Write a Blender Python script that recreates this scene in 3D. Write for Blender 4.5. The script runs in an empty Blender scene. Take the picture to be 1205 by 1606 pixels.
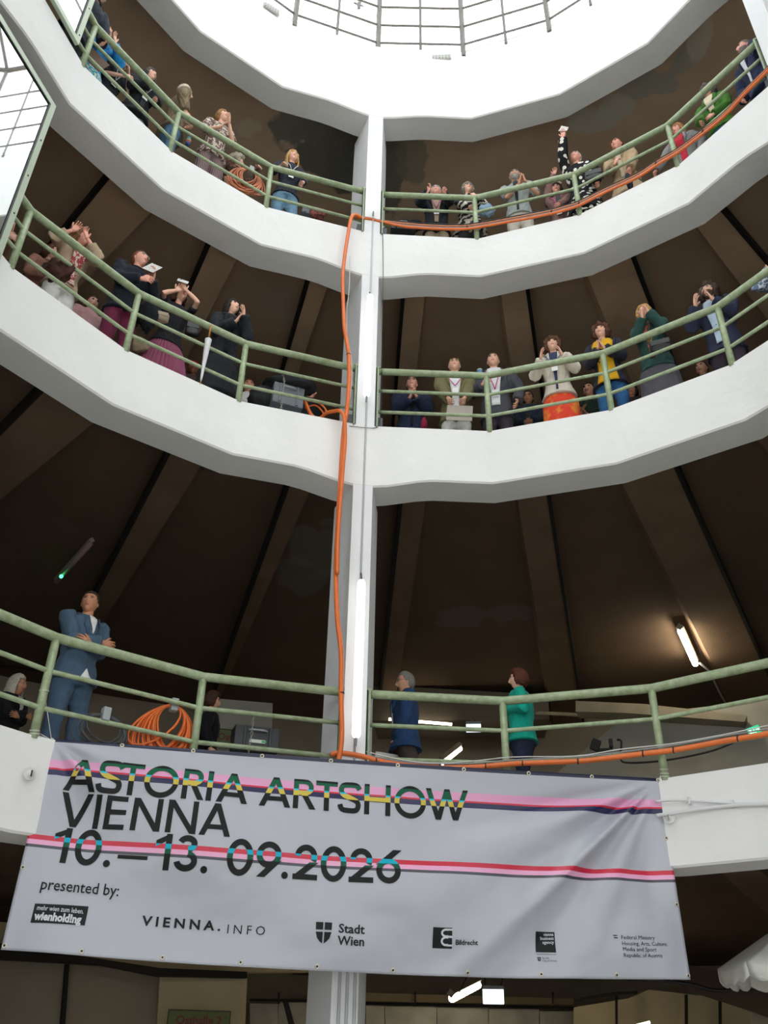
import bpy, bmesh, math, random
from math import sin, cos, pi, radians as RAD, sqrt, atan2, hypot, degrees
from mathutils import Vector as V, Matrix, Euler, noise

C = bpy.context.scene.collection
SC = bpy.context.scene
random.seed(7)

# ------------------------------------------------------------------ camera
F_PX, PITCH, ROLL = 1368.66, RAD(32.2896), RAD(-1.1269)
EYE = V((-0.5151, -4.0692, 1.6))
FWD = V((0, cos(PITCH), sin(PITCH)))
_up0 = V((0, -sin(PITCH), cos(PITCH)))
UP = _up0 * cos(ROLL) + V((1, 0, 0)) * sin(ROLL)
RT = V((1, 0, 0)) * cos(ROLL) - _up0 * sin(ROLL)
cd = bpy.data.cameras.new('camera')
cd.sensor_fit = 'VERTICAL'
cd.sensor_height = 36.0
cd.lens = 36.0 * F_PX / 1606.0
cd.clip_end = 400
cam = bpy.data.objects.new('camera', cd)
C.objects.link(cam)
m = Matrix.Identity(4)
for i in range(3):
    m[i][0] = RT[i]; m[i][1] = UP[i]; m[i][2] = -FWD[i]; m[i][3] = EYE[i]
cam.matrix_world = m
SC.camera = cam

# ------------------------------------------------------------------ light and exposure
SC.view_settings.view_transform = 'Standard'
SC.view_settings.look = 'None'
SC.view_settings.gamma = 1.0
SC.view_settings.use_curve_mapping = False
SC.view_settings.exposure = 0.0
SC.cycles.max_bounces = 10
SC.cycles.diffuse_bounces = 7
SC.cycles.transparent_max_bounces = 12
SC.cycles.sample_clamp_indirect = 8.0
SC.cycles.caustics_reflective = False
SC.cycles.caustics_refractive = False
SC.cycles.use_denoising = True
SKY = 3.9
W_ = bpy.data.worlds.new('overcast_sky')
SC.world = W_
W_.use_nodes = True
_n = W_.node_tree.nodes
_bg = _n['Background']
_bg.inputs[1].default_value = SKY
_tc = _n.new('ShaderNodeTexCoord')
_nz = _n.new('ShaderNodeTexNoise'); _nz.inputs['Scale'].default_value = 1.6; _nz.inputs['Detail'].default_value = 4
_rp = _n.new('ShaderNodeValToRGB')
_rp.color_ramp.elements[0].color = (0.94, 0.95, 0.96, 1); _rp.color_ramp.elements[1].color = (1.0, 1.0, 1.0, 1)
# below the horizon: added ground glow, nearly sky bright, to lift the beam undersides
_sx = _n.new('ShaderNodeSeparateXYZ'); _mr = _n.new('ShaderNodeMapRange'); _mx = _n.new('ShaderNodeMix'); _mx.data_type = 'RGBA'
_mr.inputs['From Min'].default_value = -0.02; _mr.inputs['From Max'].default_value = 0.02
_mx.inputs[6].default_value = (0.95, 0.93, 0.88, 1)
W_.node_tree.links.new(_tc.outputs['Generated'], _sx.inputs[0]); W_.node_tree.links.new(_sx.outputs['Z'], _mr.inputs['Value'])
W_.node_tree.links.new(_mr.outputs[0], _mx.inputs[0]); W_.node_tree.links.new(_rp.outputs['Color'], _mx.inputs[7])
W_.node_tree.links.new(_tc.outputs['Generated'], _nz.inputs['Vector'])
W_.node_tree.links.new(_nz.outputs['Fac'], _rp.inputs['Fac'])
W_.node_tree.links.new(_mx.outputs[2], _bg.inputs[0])

# ------------------------------------------------------------------ measures of the hall (metres, origin at the centre of the atrium)
R = 5.028                      # edge of the galleries
RB = 5.49                      # back of the edge beam
RC = 0.984                     # the columns stand a little further in
ROUT = 15.6                    # outer wall of the galleries
T0, CW = -9.095, 2.815         # angle of the column in view, its width in degrees
SEG = (72 - CW) / 4
SLAB = [3.999, 8.581, 12.277]
ROOF_Z0, SKY_Z = 15.32, 17.32

def pol(r, th, z=0.0):
    return V((r * sin(RAD(th)), r * cos(RAD(th)), z))

def ray(x, y):
    return (FWD + RT * ((x - 602.5) / F_PX) - UP * ((y - 803) / F_PX)).normalized()

def at_r(x, y, r):             # where the sight line meets the cylinder of radius r
    d = ray(x, y)
    a = d.x ** 2 + d.y ** 2; b = 2 * (d.x * EYE.x + d.y * EYE.y); c = EYE.x ** 2 + EYE.y ** 2 - r * r
    return EYE + d * ((-b + sqrt(max(b * b - 4 * a * c, 0))) / (2 * a))

def at_z(x, y, z):
    d = ray(x, y)
    return EYE + d * ((z - EYE.z) / d.z)

# ------------------------------------------------------------------ materials
MATS = {}
def hexc(h):
    h = h.lstrip('#')
    c = [int(h[i:i + 2], 16) / 255 for i in (0, 2, 4)]
    return tuple(((v + 0.055) / 1.055) ** 2.4 if v > 0.04045 else v / 12.92 for v in c) + (1,)

def mat(name, col, rough=0.6, metal=0.0, bump=0.0, bscale=40.0, var=0.0, vscale=3.0, spec=0.5, sheen=0.0, vcol=None, det=4.0):
    if name in MATS: return MATS[name]
    if isinstance(col, str): col = hexc(col)
    m = bpy.data.materials.new(name); m.use_nodes = True
    nt = m.node_tree; b = nt.nodes['Principled BSDF']
    b.inputs['Roughness'].default_value = rough
    b.inputs['Metallic'].default_value = metal
    b.inputs['Specular IOR Level'].default_value = spec
    if sheen: b.inputs['Sheen Weight'].default_value = sheen
    b.inputs['Base Color'].default_value = col
    tc = None
    if bump or var:
        tc = nt.nodes.new('ShaderNodeTexCoord')
    if var:
        n = nt.nodes.new('ShaderNodeTexNoise'); n.inputs['Scale'].default_value = vscale; n.inputs['Detail'].default_value = det
        r = nt.nodes.new('ShaderNodeValToRGB')
        c2 = hexc(vcol) if vcol else tuple(v * (1 - var) for v in col[:3]) + (1,)
        r.color_ramp.elements[0].position = 0.35; r.color_ramp.elements[1].position = 0.62
        r.color_ramp.elements[0].color = c2; r.color_ramp.elements[1].color = col
        nt.links.new(tc.outputs['Object'], n.inputs['Vector']); nt.links.new(n.outputs['Fac'], r.inputs['Fac'])
        nt.links.new(r.outputs['Color'], b.inputs['Base Color'])
    if bump:
        n = nt.nodes.new('ShaderNodeTexNoise'); n.inputs['Scale'].default_value = bscale; n.inputs['Detail'].default_value = 5
        u = nt.nodes.new('ShaderNodeBump'); u.inputs['Strength'].default_value = bump; u.inputs['Distance'].default_value = 0.02
        nt.links.new(tc.outputs['Object'], n.inputs['Vector']); nt.links.new(n.outputs['Fac'], u.inputs['Height'])
        nt.links.new(u.outputs['Normal'], b.inputs['Normal'])
    MATS[name] = m
    return m

def emit(name, col, strength):
    if name in MATS: return MATS[name]
    m = bpy.data.materials.new(name); m.use_nodes = True
    b = m.node_tree.nodes['Principled BSDF']
    b.inputs['Base Color'].default_value = col
    b.inputs['Emission Color'].default_value = col
    b.inputs['Emission Strength'].default_value = strength
    MATS[name] = m
    return m

M_WHITE = mat('white_paint', '#e6e6e6', 0.75, bump=0.35, bscale=7, var=0.05, vscale=1.3, spec=0.2)
M_COLUMN = mat('column_paint', '#e2e3e6', 0.7, bump=0.2, bscale=9, var=0.04, vscale=2, spec=0.2)
M_BROWN = mat('shaded_brown_concrete', '#6b5a4c', 0.85, bump=0.25, bscale=30, var=0.16, vscale=0.9, spec=0.15)  # darkened copy: dim light of the lower ceilings put into the colour
M_BAND = mat('brown_rib_concrete', '#7d6957', 0.85, bump=0.25, bscale=30, var=0.16, vscale=1.2, spec=0.15)  # rib colour darkened likewise for the dim lower level
M_BROWN2 = mat('brown_concrete_middle', '#b2977f', 0.85, bump=0.25, bscale=30, var=0.16, vscale=0.9, spec=0.15)  # lighter copy: brighter light of the middle gallery put into the colour
M_BAND2 = mat('brown_rib_middle', '#c8ab8f', 0.85, bump=0.25, bscale=30, var=0.16, vscale=1.2, spec=0.15)  # rib colour lightened likewise for the middle gallery's light
M_BLACK = mat('black_joint_and_shade', '#15120f', 0.8)  # joints and pipes, also the strips that imitate shade beside the ribs
M_GREEN = mat('pale_green_enamel', '#a2b08f', 0.33, bump=0.25, bscale=45, var=0.3, vscale=14, vcol='#8a9975')
M_PLATE = mat('green_plate', '#8d9c80', 0.45, bump=0.2, bscale=30, var=0.2, vscale=9)
M_FLOORC = mat('pale_concrete_floor', '#9b9891', 0.6, bump=0.2, bscale=14, var=0.12, vscale=2)
M_GROUND = mat('ground_floor_paving', '#e6e2da', 0.6, bump=0.2, bscale=14, var=0.12, vscale=2)
M_BEIGE = mat('beige_wall_paint', '#bfb292', 0.8, bump=0.2, bscale=20, var=0.12, vscale=1.2)
M_WALL = mat('grey_beige_wall_paint', '#9a9080', 0.8, bump=0.2, bscale=20, var=0.15, vscale=0.8)
M_STEEL = mat('dark_skylight_steel', '#6c6864', 0.6, var=0.2, vscale=20)
M_ORANGE = mat('orange_rubber', '#e2702f', 0.38, bump=0.1, bscale=60, var=0.12, vscale=9)
M_ORANGE2 = mat('pale_orange_rubber', '#cf7f57', 0.4, var=0.15, vscale=9)
M_GREYC = mat('grey_cable', '#8b8d8f', 0.45)
M_BLACKR = mat('black_rubber', '#17181a', 0.5)
M_CONDUIT = mat('grey_conduit', '#b5b7ba', 0.45)

def stained(name, base, patches):
    """brown ceiling with large weathered patches whose places are fixed on the slab"""
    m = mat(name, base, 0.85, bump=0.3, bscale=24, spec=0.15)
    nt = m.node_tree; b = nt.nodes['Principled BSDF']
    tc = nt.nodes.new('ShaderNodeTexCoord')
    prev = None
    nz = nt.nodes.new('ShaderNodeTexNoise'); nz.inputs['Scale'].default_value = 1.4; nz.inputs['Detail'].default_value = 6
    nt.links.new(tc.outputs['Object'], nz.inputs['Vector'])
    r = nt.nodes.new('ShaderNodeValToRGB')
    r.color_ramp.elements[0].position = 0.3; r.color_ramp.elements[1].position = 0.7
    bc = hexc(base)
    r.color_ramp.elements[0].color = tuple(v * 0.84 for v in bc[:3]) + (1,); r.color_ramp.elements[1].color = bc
    nt.links.new(nz.outputs['Fac'], r.inputs['Fac'])
    prev = r.outputs['Color']
    for (x, y, sx, sy, hexs, amt) in patches:
        mp = nt.nodes.new('ShaderNodeMapping')
        mp.vector_type = 'TEXTURE'
        mp.inputs['Location'].default_value = (x, y, 0); mp.inputs['Scale'].default_value = (sx, sy, 50)
        nt.links.new(tc.outputs['Object'], mp.inputs['Vector'])
        n2 = nt.nodes.new('ShaderNodeTexNoise'); n2.inputs['Scale'].default_value = 2.4; n2.inputs['Detail'].default_value = 6
        nt.links.new(tc.outputs['Object'], n2.inputs['Vector'])
        ln = nt.nodes.new('ShaderNodeVectorMath'); ln.operation = 'LENGTH'
        nt.links.new(mp.outputs['Vector'], ln.inputs[0])
        ad = nt.nodes.new('ShaderNodeMath'); ad.operation = 'MULTIPLY_ADD'; ad.inputs[1].default_value = 1.5
        nt.links.new(n2.outputs['Fac'], ad.inputs[0]); nt.links.new(ln.outputs['Value'], ad.inputs[2])
        rr = nt.nodes.new('ShaderNodeMapRange'); rr.interpolation_type = 'SMOOTHSTEP'
        rr.inputs['From Min'].default_value = 1.55; rr.inputs['From Max'].default_value = 1.75
        rr.inputs['To Min'].default_value = amt; rr.inputs['To Max'].default_value = 0
        nt.links.new(ad.outputs[0], rr.inputs['Value'])
        mx = nt.nodes.new('ShaderNodeMix'); mx.data_type = 'RGBA'
        nt.links.new(rr.outputs[0], mx.inputs[0]); nt.links.new(prev, mx.inputs[6]); mx.inputs[7].default_value = hexc(hexs)
        prev = mx.outputs[2]
    nt.links.new(prev, b.inputs['Base Color'])
    return m

# ------------------------------------------------------------------ mesh helpers
class MB:
    """collects geometry that becomes ONE mesh object"""
    def __init__(s): s.v = []; s.f = []; s.m = []; s.mi = 0; s.uv = None
    def add(s, vs, fs, mi=None):
        o = len(s.v); s.v += [tuple(p) for p in vs]
        for f in fs: s.f.append(tuple(i + o for i in f)); s.m.append(s.mi if mi is None else mi)
    def box(s, c, size, rot=None, mi=None):
        c = V(c); hx, hy, hz = size[0] / 2, size[1] / 2, size[2] / 2
        pts = [V((x, y, z)) for x in (-hx, hx) for y in (-hy, hy) for z in (-hz, hz)]
        if rot is not None: pts = [rot @ p for p in pts]
        s.add([c + p for p in pts], [(0, 1, 3, 2), (4, 6, 7, 5), (0, 4, 5, 1), (2, 3, 7, 6), (0, 2, 6, 4), (1, 5, 7, 3)], mi)
    def hexa(s, b, t, mi=None):      # bottom quad and top quad, both counter-clockwise from above
        s.add(list(b) + list(t), [(3, 2, 1, 0), (4, 5, 6, 7), (0, 1, 5, 4), (1, 2, 6, 5), (2, 3, 7, 6), (3, 0, 4, 7)], mi)
    def tube(s, pts, rad, n=10, mi=None, cap=True, closed=False, ref=None):
        pts = [V(p) for p in pts]; k = len(pts)
        rads = rad if isinstance(rad, (list, tuple)) else [rad] * k
        rings = []; prevn = None
        for i in range(k):
            a = pts[i - 1] if i else (pts[-1] if closed else pts[0])
            b = pts[(i + 1) % k] if (i < k - 1 or closed) else pts[i]
            t0 = (pts[i] - a); t1 = (b - pts[i])
            if t0.length < 1e-9: t0 = t1
            if t1.length < 1e-9: t1 = t0
            t0 = t0.normalized(); t1 = t1.normalized(); t = (t0 + t1)
            t = t.normalized() if t.length > 1e-6 else t0
            if prevn is None:
                nrm = t.cross(V(ref) if ref else (V((0, 0, 1)) if abs(t.z) < 0.9 else V((0, 1, 0)))).normalized()
            else:
                nrm = (prevn - t * prevn.dot(t)); nrm = nrm.normalized() if nrm.length > 1e-6 else t.orthogonal().normalized()
            prevn = nrm; bn = t.cross(nrm)
            r = rads[i]; rx, ry = r if isinstance(r, (list, tuple)) else (r, r)
            sc = 1 / max(0.5, t.dot(t1)) if not isinstance(rad, (list, tuple)) else 1.0
            rings.append([pts[i] + nrm * (cos(2 * pi * j / n) * rx * (sc if rx == ry else 1)) + bn * (sin(2 * pi * j / n) * ry) for j in range(n)])
        vs = [p for rg in rings for p in rg]; fs = []
        for i in range(k if closed else k - 1):
            for j in range(n):
                a = i * n + j; b = i * n + (j + 1) % n; c = ((i + 1) % k) * n + (j + 1) % n; d = ((i + 1) % k) * n + j
                fs.append((a, b, c, d))
        if cap and not closed:
            fs.append(tuple(reversed(range(n)))); fs.append(tuple((k - 1) * n + j for j in range(n)))
        s.add(vs, fs, mi)
    def ell(s, c, r, rot=None, nu=14, nv=9, mi=None, fn=None):
        c = V(c); r = V(r) if not isinstance(r, (int, float)) else V((r, r, r)); vs = []
        for i in range(nv + 1):
            ph = pi * i / nv
            for j in range(nu):
                a = 2 * pi * j / nu
                d = V((sin(ph) * cos(a), sin(ph) * sin(a), cos(ph)))
                p = V((d.x * r.x, d.y * r.y, d.z * r.z))
                if fn: p = fn(d, p)
                vs.append(c + (rot @ p if rot is not None else p))
        fs = []
        for i in range(nv):
            for j in range(nu):
                fs.append((i * nu + j, (i + 1) * nu + j, (i + 1) * nu + (j + 1) % nu, i * nu + (j + 1) % nu))
        s.add(vs, fs, mi)
    def lathe(s, base, axis, prof, n=16, mi=None):
        base = V(base); axis = V(axis).normalized(); u = axis.orthogonal().normalized(); w = axis.cross(u); vs = []; fs = []
        for (r, h) in prof:
            for j in range(n):
                a = 2 * pi * j / n; vs.append(base + axis * h + (u * cos(a) + w * sin(a)) * r)
        for i in range(len(prof) - 1):
            for j in range(n):
                fs.append((i * n + j, i * n + (j + 1) % n, (i + 1) * n + (j + 1) % n, (i + 1) * n + j))
        s.add(vs, fs, mi)
    def build(s, name, mats, parent=None, smooth=False, bevel=0.0, fix=True):
        me = bpy.data.meshes.new(name)
        me.from_pydata(s.v, [], s.f)
        for mm in (mats if isinstance(mats, (list, tuple)) else [mats]): me.materials.append(mm)
        if any(s.m): me.polygons.foreach_set('material_index', s.m)
        if fix:
            bm = bmesh.new(); bm.from_mesh(me); bmesh.ops.recalc_face_normals(bm, faces=bm.faces); bm.to_mesh(me); bm.free()
        if smooth: me.polygons.foreach_set('use_smooth', [True] * len(me.polygons))
        me.update()
        o = bpy.data.objects.new(name, me); C.objects.link(o)
        if parent is not None:
            o.parent = parent
            o.matrix_parent_inverse = Matrix.Identity(4)
            # geometry is given in world space: bring it into the parent's frame
            if parent.get('_wm') is not None or parent.type:
                pm = world_of(parent).inverted()
                if pm != Matrix.Identity(4): me.transform(pm)
        if bevel:
            b = o.modifiers.new('bevel', 'BEVEL'); b.width = bevel; b.segments = 2; b.limit_method = 'ANGLE'
        return o

def world_of(o):
    mm = o.matrix_basis.copy(); p = o.parent
    while p is not None: mm = p.matrix_basis @ mm; p = p.parent
    return mm

def tag(o, label=None, cat=None, group=None, kind=None):
    if label: o['label'] = label
    if cat: o['category'] = cat
    if group: o['group'] = group
    if kind: o['kind'] = kind
    return o

def thing(name, label, cat, loc=(0, 0, 0), rz=0.0, group=None, kind=None):
    o = bpy.data.objects.new(name, None); C.objects.link(o)
    o.empty_display_size = 0.1
    o.location = loc; o.rotation_euler = (0, 0, rz)
    return tag(o, label, cat, group, kind)

def copy_tree(o, parent=None):
    c = o.copy(); C.objects.link(c); c.parent = parent
    for ch in [x for x in C.objects if x.parent == o]: copy_tree(ch, c)
    return c

def smooth_pts(pts, n=4):
    """Catmull-Rom through the points"""
    pts = [V(p) for p in pts]; out = []
    for i in range(len(pts) - 1):
        p0 = pts[max(i - 1, 0)]; p1 = pts[i]; p2 = pts[i + 1]; p3 = pts[min(i + 2, len(pts) - 1)]
        for k in range(n):
            t = k / n
            out.append(0.5 * ((2 * p1) + (p2 - p0) * t + (2 * p0 - 5 * p1 + 4 * p2 - p3) * t * t + (3 * p1 - p0 - 3 * p2 + p3) * t ** 3))
    out.append(pts[-1])
    return out

# ------------------------------------------------------------------ the ring polygon: column, three posts, column ...
NODES = []                      # (angle, radius, kind) all the way round
for k in range(5):
    b = T0 + 72 * k
    NODES.append((b - CW / 2, R * RC, 'col_l')); NODES.append((b + CW / 2, R * RC, 'col_r'))
    for j in (1, 2, 3): NODES.append((b + CW / 2 + SEG * j, R, 'post'))
NN = len(NODES)

def ring_at(i, t, scale=1.0):
    """point on the polygon between node i and i+1"""
    a = pol(NODES[i % NN][1] * scale, NODES[i % NN][0]); b = pol(NODES[(i + 1) % NN][1] * scale, NODES[(i + 1) % NN][0])
    return a.lerp(b, t)

def haunch(i, t):
    k0, k1 = NODES[i % NN][2], NODES[(i + 1) % NN][2]
    if k0 == 'col_l': return 1.0
    d = None
    if k0 == 'col_r': d = t
    if k1 == 'col_l': d = 1 - t
    if d is None: return 0.0
    d = max(0.0, min(1.0, 1 - d / 0.52))
    return d * d * (3 - 2 * d)

def gallery_beam(name, ztop, zbot, drop, label=None):
    """edge beam: front face, haunched underside and back face, all round"""
    mb = MB(); SUB = 8; cols = []
    for i in range(NN):
        n = SUB if 'col' in NODES[i][2] or 'col' in NODES[(i + 1) % NN][2] else 2
        if NODES[i][2] == 'col_l': n = 1
        for k in range(n):
            t = k / n; p = ring_at(i, t); q = ring_at(i, t, RB / R)
            zb = zbot - drop * haunch(i, t)
            cols.append((p, q, zb))
    n = len(cols); vs = []
    for (p, q, zb) in cols:
        vs += [(p.x, p.y, ztop), (p.x, p.y, zb + 0.02), (p.x * 1.004, p.y * 1.004, zb), (q.x, q.y, zb), (q.x, q.y, ztop)]
    fs = []
    for i in range(n):
        j = (i + 1) % n
        for k in range(5):
            k2 = (k + 1) % 5
            fs.append((i * 5 + k, j * 5 + k, j * 5 + k2, i * 5 + k2))
    mb.add(vs, fs)
    o = mb.build(name, M_WHITE, smooth=True); o.data.set_sharp_from_angle(angle=RAD(28))
    return tag(o, kind='structure')

def annulus(name, material, z0, z1, rin, rout, n=60, a0=0, a1=360, ringin=False):
    mb = MB(); vs = []; full = (a1 - a0) >= 359.9; m_ = n if full else n + 1
    for k in range(m_):
        th = a0 + (a1 - a0) * k / n
        for (r, z) in ((rin, z0), (rout, z0), (rout, z1), (rin, z1)): vs.append(pol(r, th, z))
    fs = []
    for k in range(n):
        j = (k + 1) % m_
        for e in range(4): fs.append((k * 4 + e, j * 4 + e, j * 4 + (e + 1) % 4, k * 4 + (e + 1) % 4))
    if not full: fs += [(0, 1, 2, 3), ((m_ - 1) * 4 + 3, (m_ - 1) * 4 + 2, (m_ - 1) * 4 + 1, (m_ - 1) * 4)]
    mb.add(vs, fs)
    return tag(mb.build(name, material), kind='structure')

# ================================================================== THE HALL
def m_glass(name, tint, refl):
    m = bpy.data.materials.new(name); m.use_nodes = True; nt = m.node_tree
    for n in list(nt.nodes):
        if n.type != 'OUTPUT_MATERIAL': nt.nodes.remove(n)
    out = [n for n in nt.nodes if n.type == 'OUTPUT_MATERIAL'][0]
    t = nt.nodes.new('ShaderNodeBsdfTransparent'); t.inputs[0].default_value = tint
    g = nt.nodes.new('ShaderNodeBsdfGlossy'); g.inputs['Roughness'].default_value = 0.03
    x = nt.nodes.new('ShaderNodeMixShader'); x.inputs[0].default_value = refl
    nt.links.new(t.outputs[0], x.inputs[1]); nt.links.new(g.outputs[0], x.inputs[2]); nt.links.new(x.outputs[0], out.inputs[0])
    return m
M_PANE = m_glass('skylight_glass', (0.93, 0.95, 0.95, 1), 0.06)
def deck(name, material, z0, z1, rin, rout):
    o = annulus(name, material, z0, z1, rin, rout, 56, -112, 112)
    annulus(name, material, z0, z1, rin, 8.05, 34, 112, 248)
    return o
annulus('floor_ground', M_GROUND, -0.2, 0.0, 0.0, 21, 60)
for l in range(3):
    gallery_beam('gallery_edge_beam', SLAB[l], [3.177, 7.76, 11.46][l], 0.125)
    deck('floor_gallery', M_FLOORC, SLAB[l] - 0.3, SLAB[l] - 0.002, RB - 0.12, ROUT)
gallery_beam('wall_lantern', SKY_Z, ROOF_Z0, 0.11)
CEIL = [3.68, SLAB[1] - 0.31, SLAB[2] - 0.31, 15.75]
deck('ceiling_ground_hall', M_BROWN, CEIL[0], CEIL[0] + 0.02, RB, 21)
P1_ = []
for (px_, py_, sx_, sy_, am_) in ((505, 862, .55, .9, .55), (470, 905, .5, .7, .4), (725, 968, .45, .5, .4), (802, 962, .45, .4, .4)):
    p_ = at_z(px_, py_, CEIL[1]); P1_.append((p_.x, p_.y, sx_, sy_, '#75736b', am_))
P2_ = []
for (px_, py_, sx_, sy_, am_) in ((1000, 440, .3, .35, .5), (960, 520, .5, .6, .35), (450, 480, .4, .5, .35)):
    p_ = at_z(px_, py_, CEIL[2]); P2_.append((p_.x, p_.y, sx_, sy_, '#9b978b', am_))
deck('ceiling_first_gallery', stained('stained_first_ceiling', '#6b5a4c', P1_), CEIL[1], CEIL[1] + 0.01, RB, ROUT)  # the first gallery's dimness is mixed into this base brown
deck('ceiling_second_gallery', stained('stained_second_ceiling', '#b2977f', P2_), CEIL[2], CEIL[2] + 0.01, RB, ROUT)  # lighter base brown stands in for more light than below
STAINS = []
for (px_, py_, sx_, sy_, col_, am_) in ((525, 232, .95, .85, '#706f69', .95), (468, 200, .55, .45, '#7d7b74', .9), (548, 270, .6, .6, '#706f69', .9), (613, 262, .30, 1.3, '#7d7b73', .9), (648, 240, .35, .8, '#98917f', .8),
                                        (389, 203, .30, .26, '#dccdb6', .7), (930, 192, .42, .32, '#c9c6ba', .8), (968, 168, .35, .3, '#c9c6ba', .8), (1012, 136, .62, .26, '#aeaca3', .85), (1076, 92, .3, .3, '#aeaca3', .8), (1098, 60, .22, .6, '#d6cdbd', .7)):
    p_ = at_z(px_, py_, 15.75); STAINS.append((p_.x, p_.y, sx_, sy_, col_, am_))
deck('ceiling_top_gallery', stained('stained_brown_ceiling', '#d4b99e', STAINS), CEIL[3], CEIL[3] + 0.3, RB - 0.1, ROUT + 0.3)  # lightest base brown: the top gallery's stronger light is coloured in
annulus('wall_outer', M_WALL, SLAB[0] - 0.3, 16.1, ROUT, ROUT + 0.3, 60, -112, 112)
annulus('wall_ground_hall', M_WALL, 0.0, SLAB[0], 20.4, 20.7, 60, -112, 112)
for a in (-112, 112):               # cross walls that close the deep galleries towards the street front
    mb = MB(); p0, p1 = pol(8.0, a), pol(20.6, a); e = pol(0.15, a + 90)
    mb.hexa([(p0 - e), (p0 + e), (p1 + e), (p1 - e)], [q + V((0, 0, 16.0)) for q in (p0 - e, p0 + e, p1 + e, p1 - e)])
    tag(mb.build('wall_cross', M_WHITE), kind='structure')
# unseen street front: full-height glazing added to daylight the lower galleries, near the atrium
for l, (z0, z1) in enumerate(((0.0, SLAB[0] - .3), (SLAB[0], SLAB[1] - .3), (SLAB[1], SLAB[2] - .3), (SLAB[2], 15.75))):
    for k in range(17):
        a = 112 + 8 * k
        mb = MB(); p0, p1 = pol(8.0, a), pol(8.0, a + 8)
        u = (p1 - p0).normalized(); n = V((-u.y, u.x, 0))
        def bx(q0, q1, za, zb, th):
            mb.hexa([V((q.x, q.y, za)) for q in (q0 - n * th, q1 - n * th, q1 + n * th, q0 + n * th)], [V((q.x, q.y, zb)) for q in (q0 - n * th, q1 - n * th, q1 + n * th, q0 + n * th)])
        bx(p0, p0 + u * .06, z0, z1, .04); bx(p1 - u * .06, p1, z0, z1, .04)
        bx(p0 + u * .06, p1 - u * .06, z0, z0 + .08, .04); bx(p0 + u * .06, p1 - u * .06, z1 - .08, z1, .04)
        bx(p0 + u * .06, p1 - u * .06, z0 + 1.0, z0 + 1.05, .03)
        f = tag(mb.build('fill_window_%d' % (l * 17 + k + 1), M_STEEL), kind='structure')
        mb = MB(); bx(p0 + u * .06, p1 - u * .06, z0 + .08, z0 + 1.0, .004); mb.build('pane', M_PANE, f)
        mb = MB(); bx(p0 + u * .06, p1 - u * .06, z0 + 1.05, z1 - .08, .004); mb.build('pane', M_PANE, f)
annulus('floor_cover', M_BROWN, CEIL[0] + 0.02, SLAB[0] - 0.31, ROUT - .2, 20.8, 60, -112, 112)

# columns: narrow front, splayed flanks, from the ground to the lantern
for k in range(5):
    b = T0 + 72 * k; mb = MB()
    f0, f1 = pol(R * RC, b - CW / 2 * 1.0), pol(R * RC, b + CW / 2 * 1.0)
    g0, g1 = pol(5.56, b - 2.9), pol(5.56, b + 2.9)
    for (z0, z1) in ((0, 3.06), (SLAB[0], 7.65), (SLAB[1], 11.35), (SLAB[2], 15.22)):
        vs = [(p.x, p.y, z) for z in (z0, z1) for p in (f0, f1, g1, g0)]
        mb.add(vs, [(0, 1, 2, 3), (7, 6, 5, 4), (0, 4, 5, 1), (1, 5, 6, 2), (2, 6, 7, 3), (3, 7, 4, 0)])
    tag(mb.build('column', M_COLUMN), kind='structure')

# ribs under the gallery ceilings: pale band with a black strip imitating its shaded side
RIBS = [(-2.5, -2.15, 0.95, -0.35), (16.3, 15.4, 12.0, 12.3), (32.4, 30.9, 24.8, 26.1), (-17.6, -16.7, -14.4, -15.5),
        (-33.4, -30.3, -28.6, -28.2), (-50, -47.0, -42.1, -43.5), (46.0, 46.3, 41.8, 42.4), (62.5, 61.0, 57.0, 58.0), (-67, -64, -60, -60)]
def th_at(a6, a13, r): return a6 + (a13 - a6) * (r - 6.3) / 6.7
for l, zc in ((0, CEIL[1]), (1, CEIL[2])):
    for k in (0,):
        for (g6, g13, b6, b13) in RIBS:
            off = 0
            r0, r1 = RB + 0.02, ROUT - 0.02
            mb = MB()
            cs = []
            for r in (r0, r1):
                cs.append((pol(r, th_at(g6, g13, r) + off), pol(r, th_at(b6, b13, r) + off)))
            (a0, b0), (a1, b1) = cs
            dz = 0.16
            q = [a0, b0, b1, a1]
            ins = lambda p, o, e: p.lerp(o, e)
            low = [a0, b0.lerp(a0, 0.12), b1.lerp(a1, 0.12), a1]
            mb.hexa([(p.x, p.y, zc - dz) for p in low], [(p.x, p.y, zc + 0.005) for p in q])
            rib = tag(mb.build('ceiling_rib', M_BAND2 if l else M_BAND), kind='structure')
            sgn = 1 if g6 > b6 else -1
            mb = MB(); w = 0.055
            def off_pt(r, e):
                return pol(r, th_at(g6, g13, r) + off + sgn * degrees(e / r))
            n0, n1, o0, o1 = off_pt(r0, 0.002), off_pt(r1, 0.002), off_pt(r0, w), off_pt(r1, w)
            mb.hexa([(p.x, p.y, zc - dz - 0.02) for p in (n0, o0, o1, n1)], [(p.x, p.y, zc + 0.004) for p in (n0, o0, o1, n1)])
            mb.build('rib_shade_strip', M_BLACK, rib)
for zc, l in ((CEIL[0], 'g'),):
    for a in range(-60, 75, 18):
        mb = MB(); r0, r1 = RB + .02, 20.3
        q = [pol(r0, a - 1.8), pol(r0, a + 1.8), pol(r1, a + 1.2), pol(r1, a - 1.2)]
        mb.hexa([(p.x, p.y, zc - .28) for p in q], [(p.x, p.y, zc + .005) for p in q])
        tag(mb.build('ceiling_rib', M_BAND), kind='structure')

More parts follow.
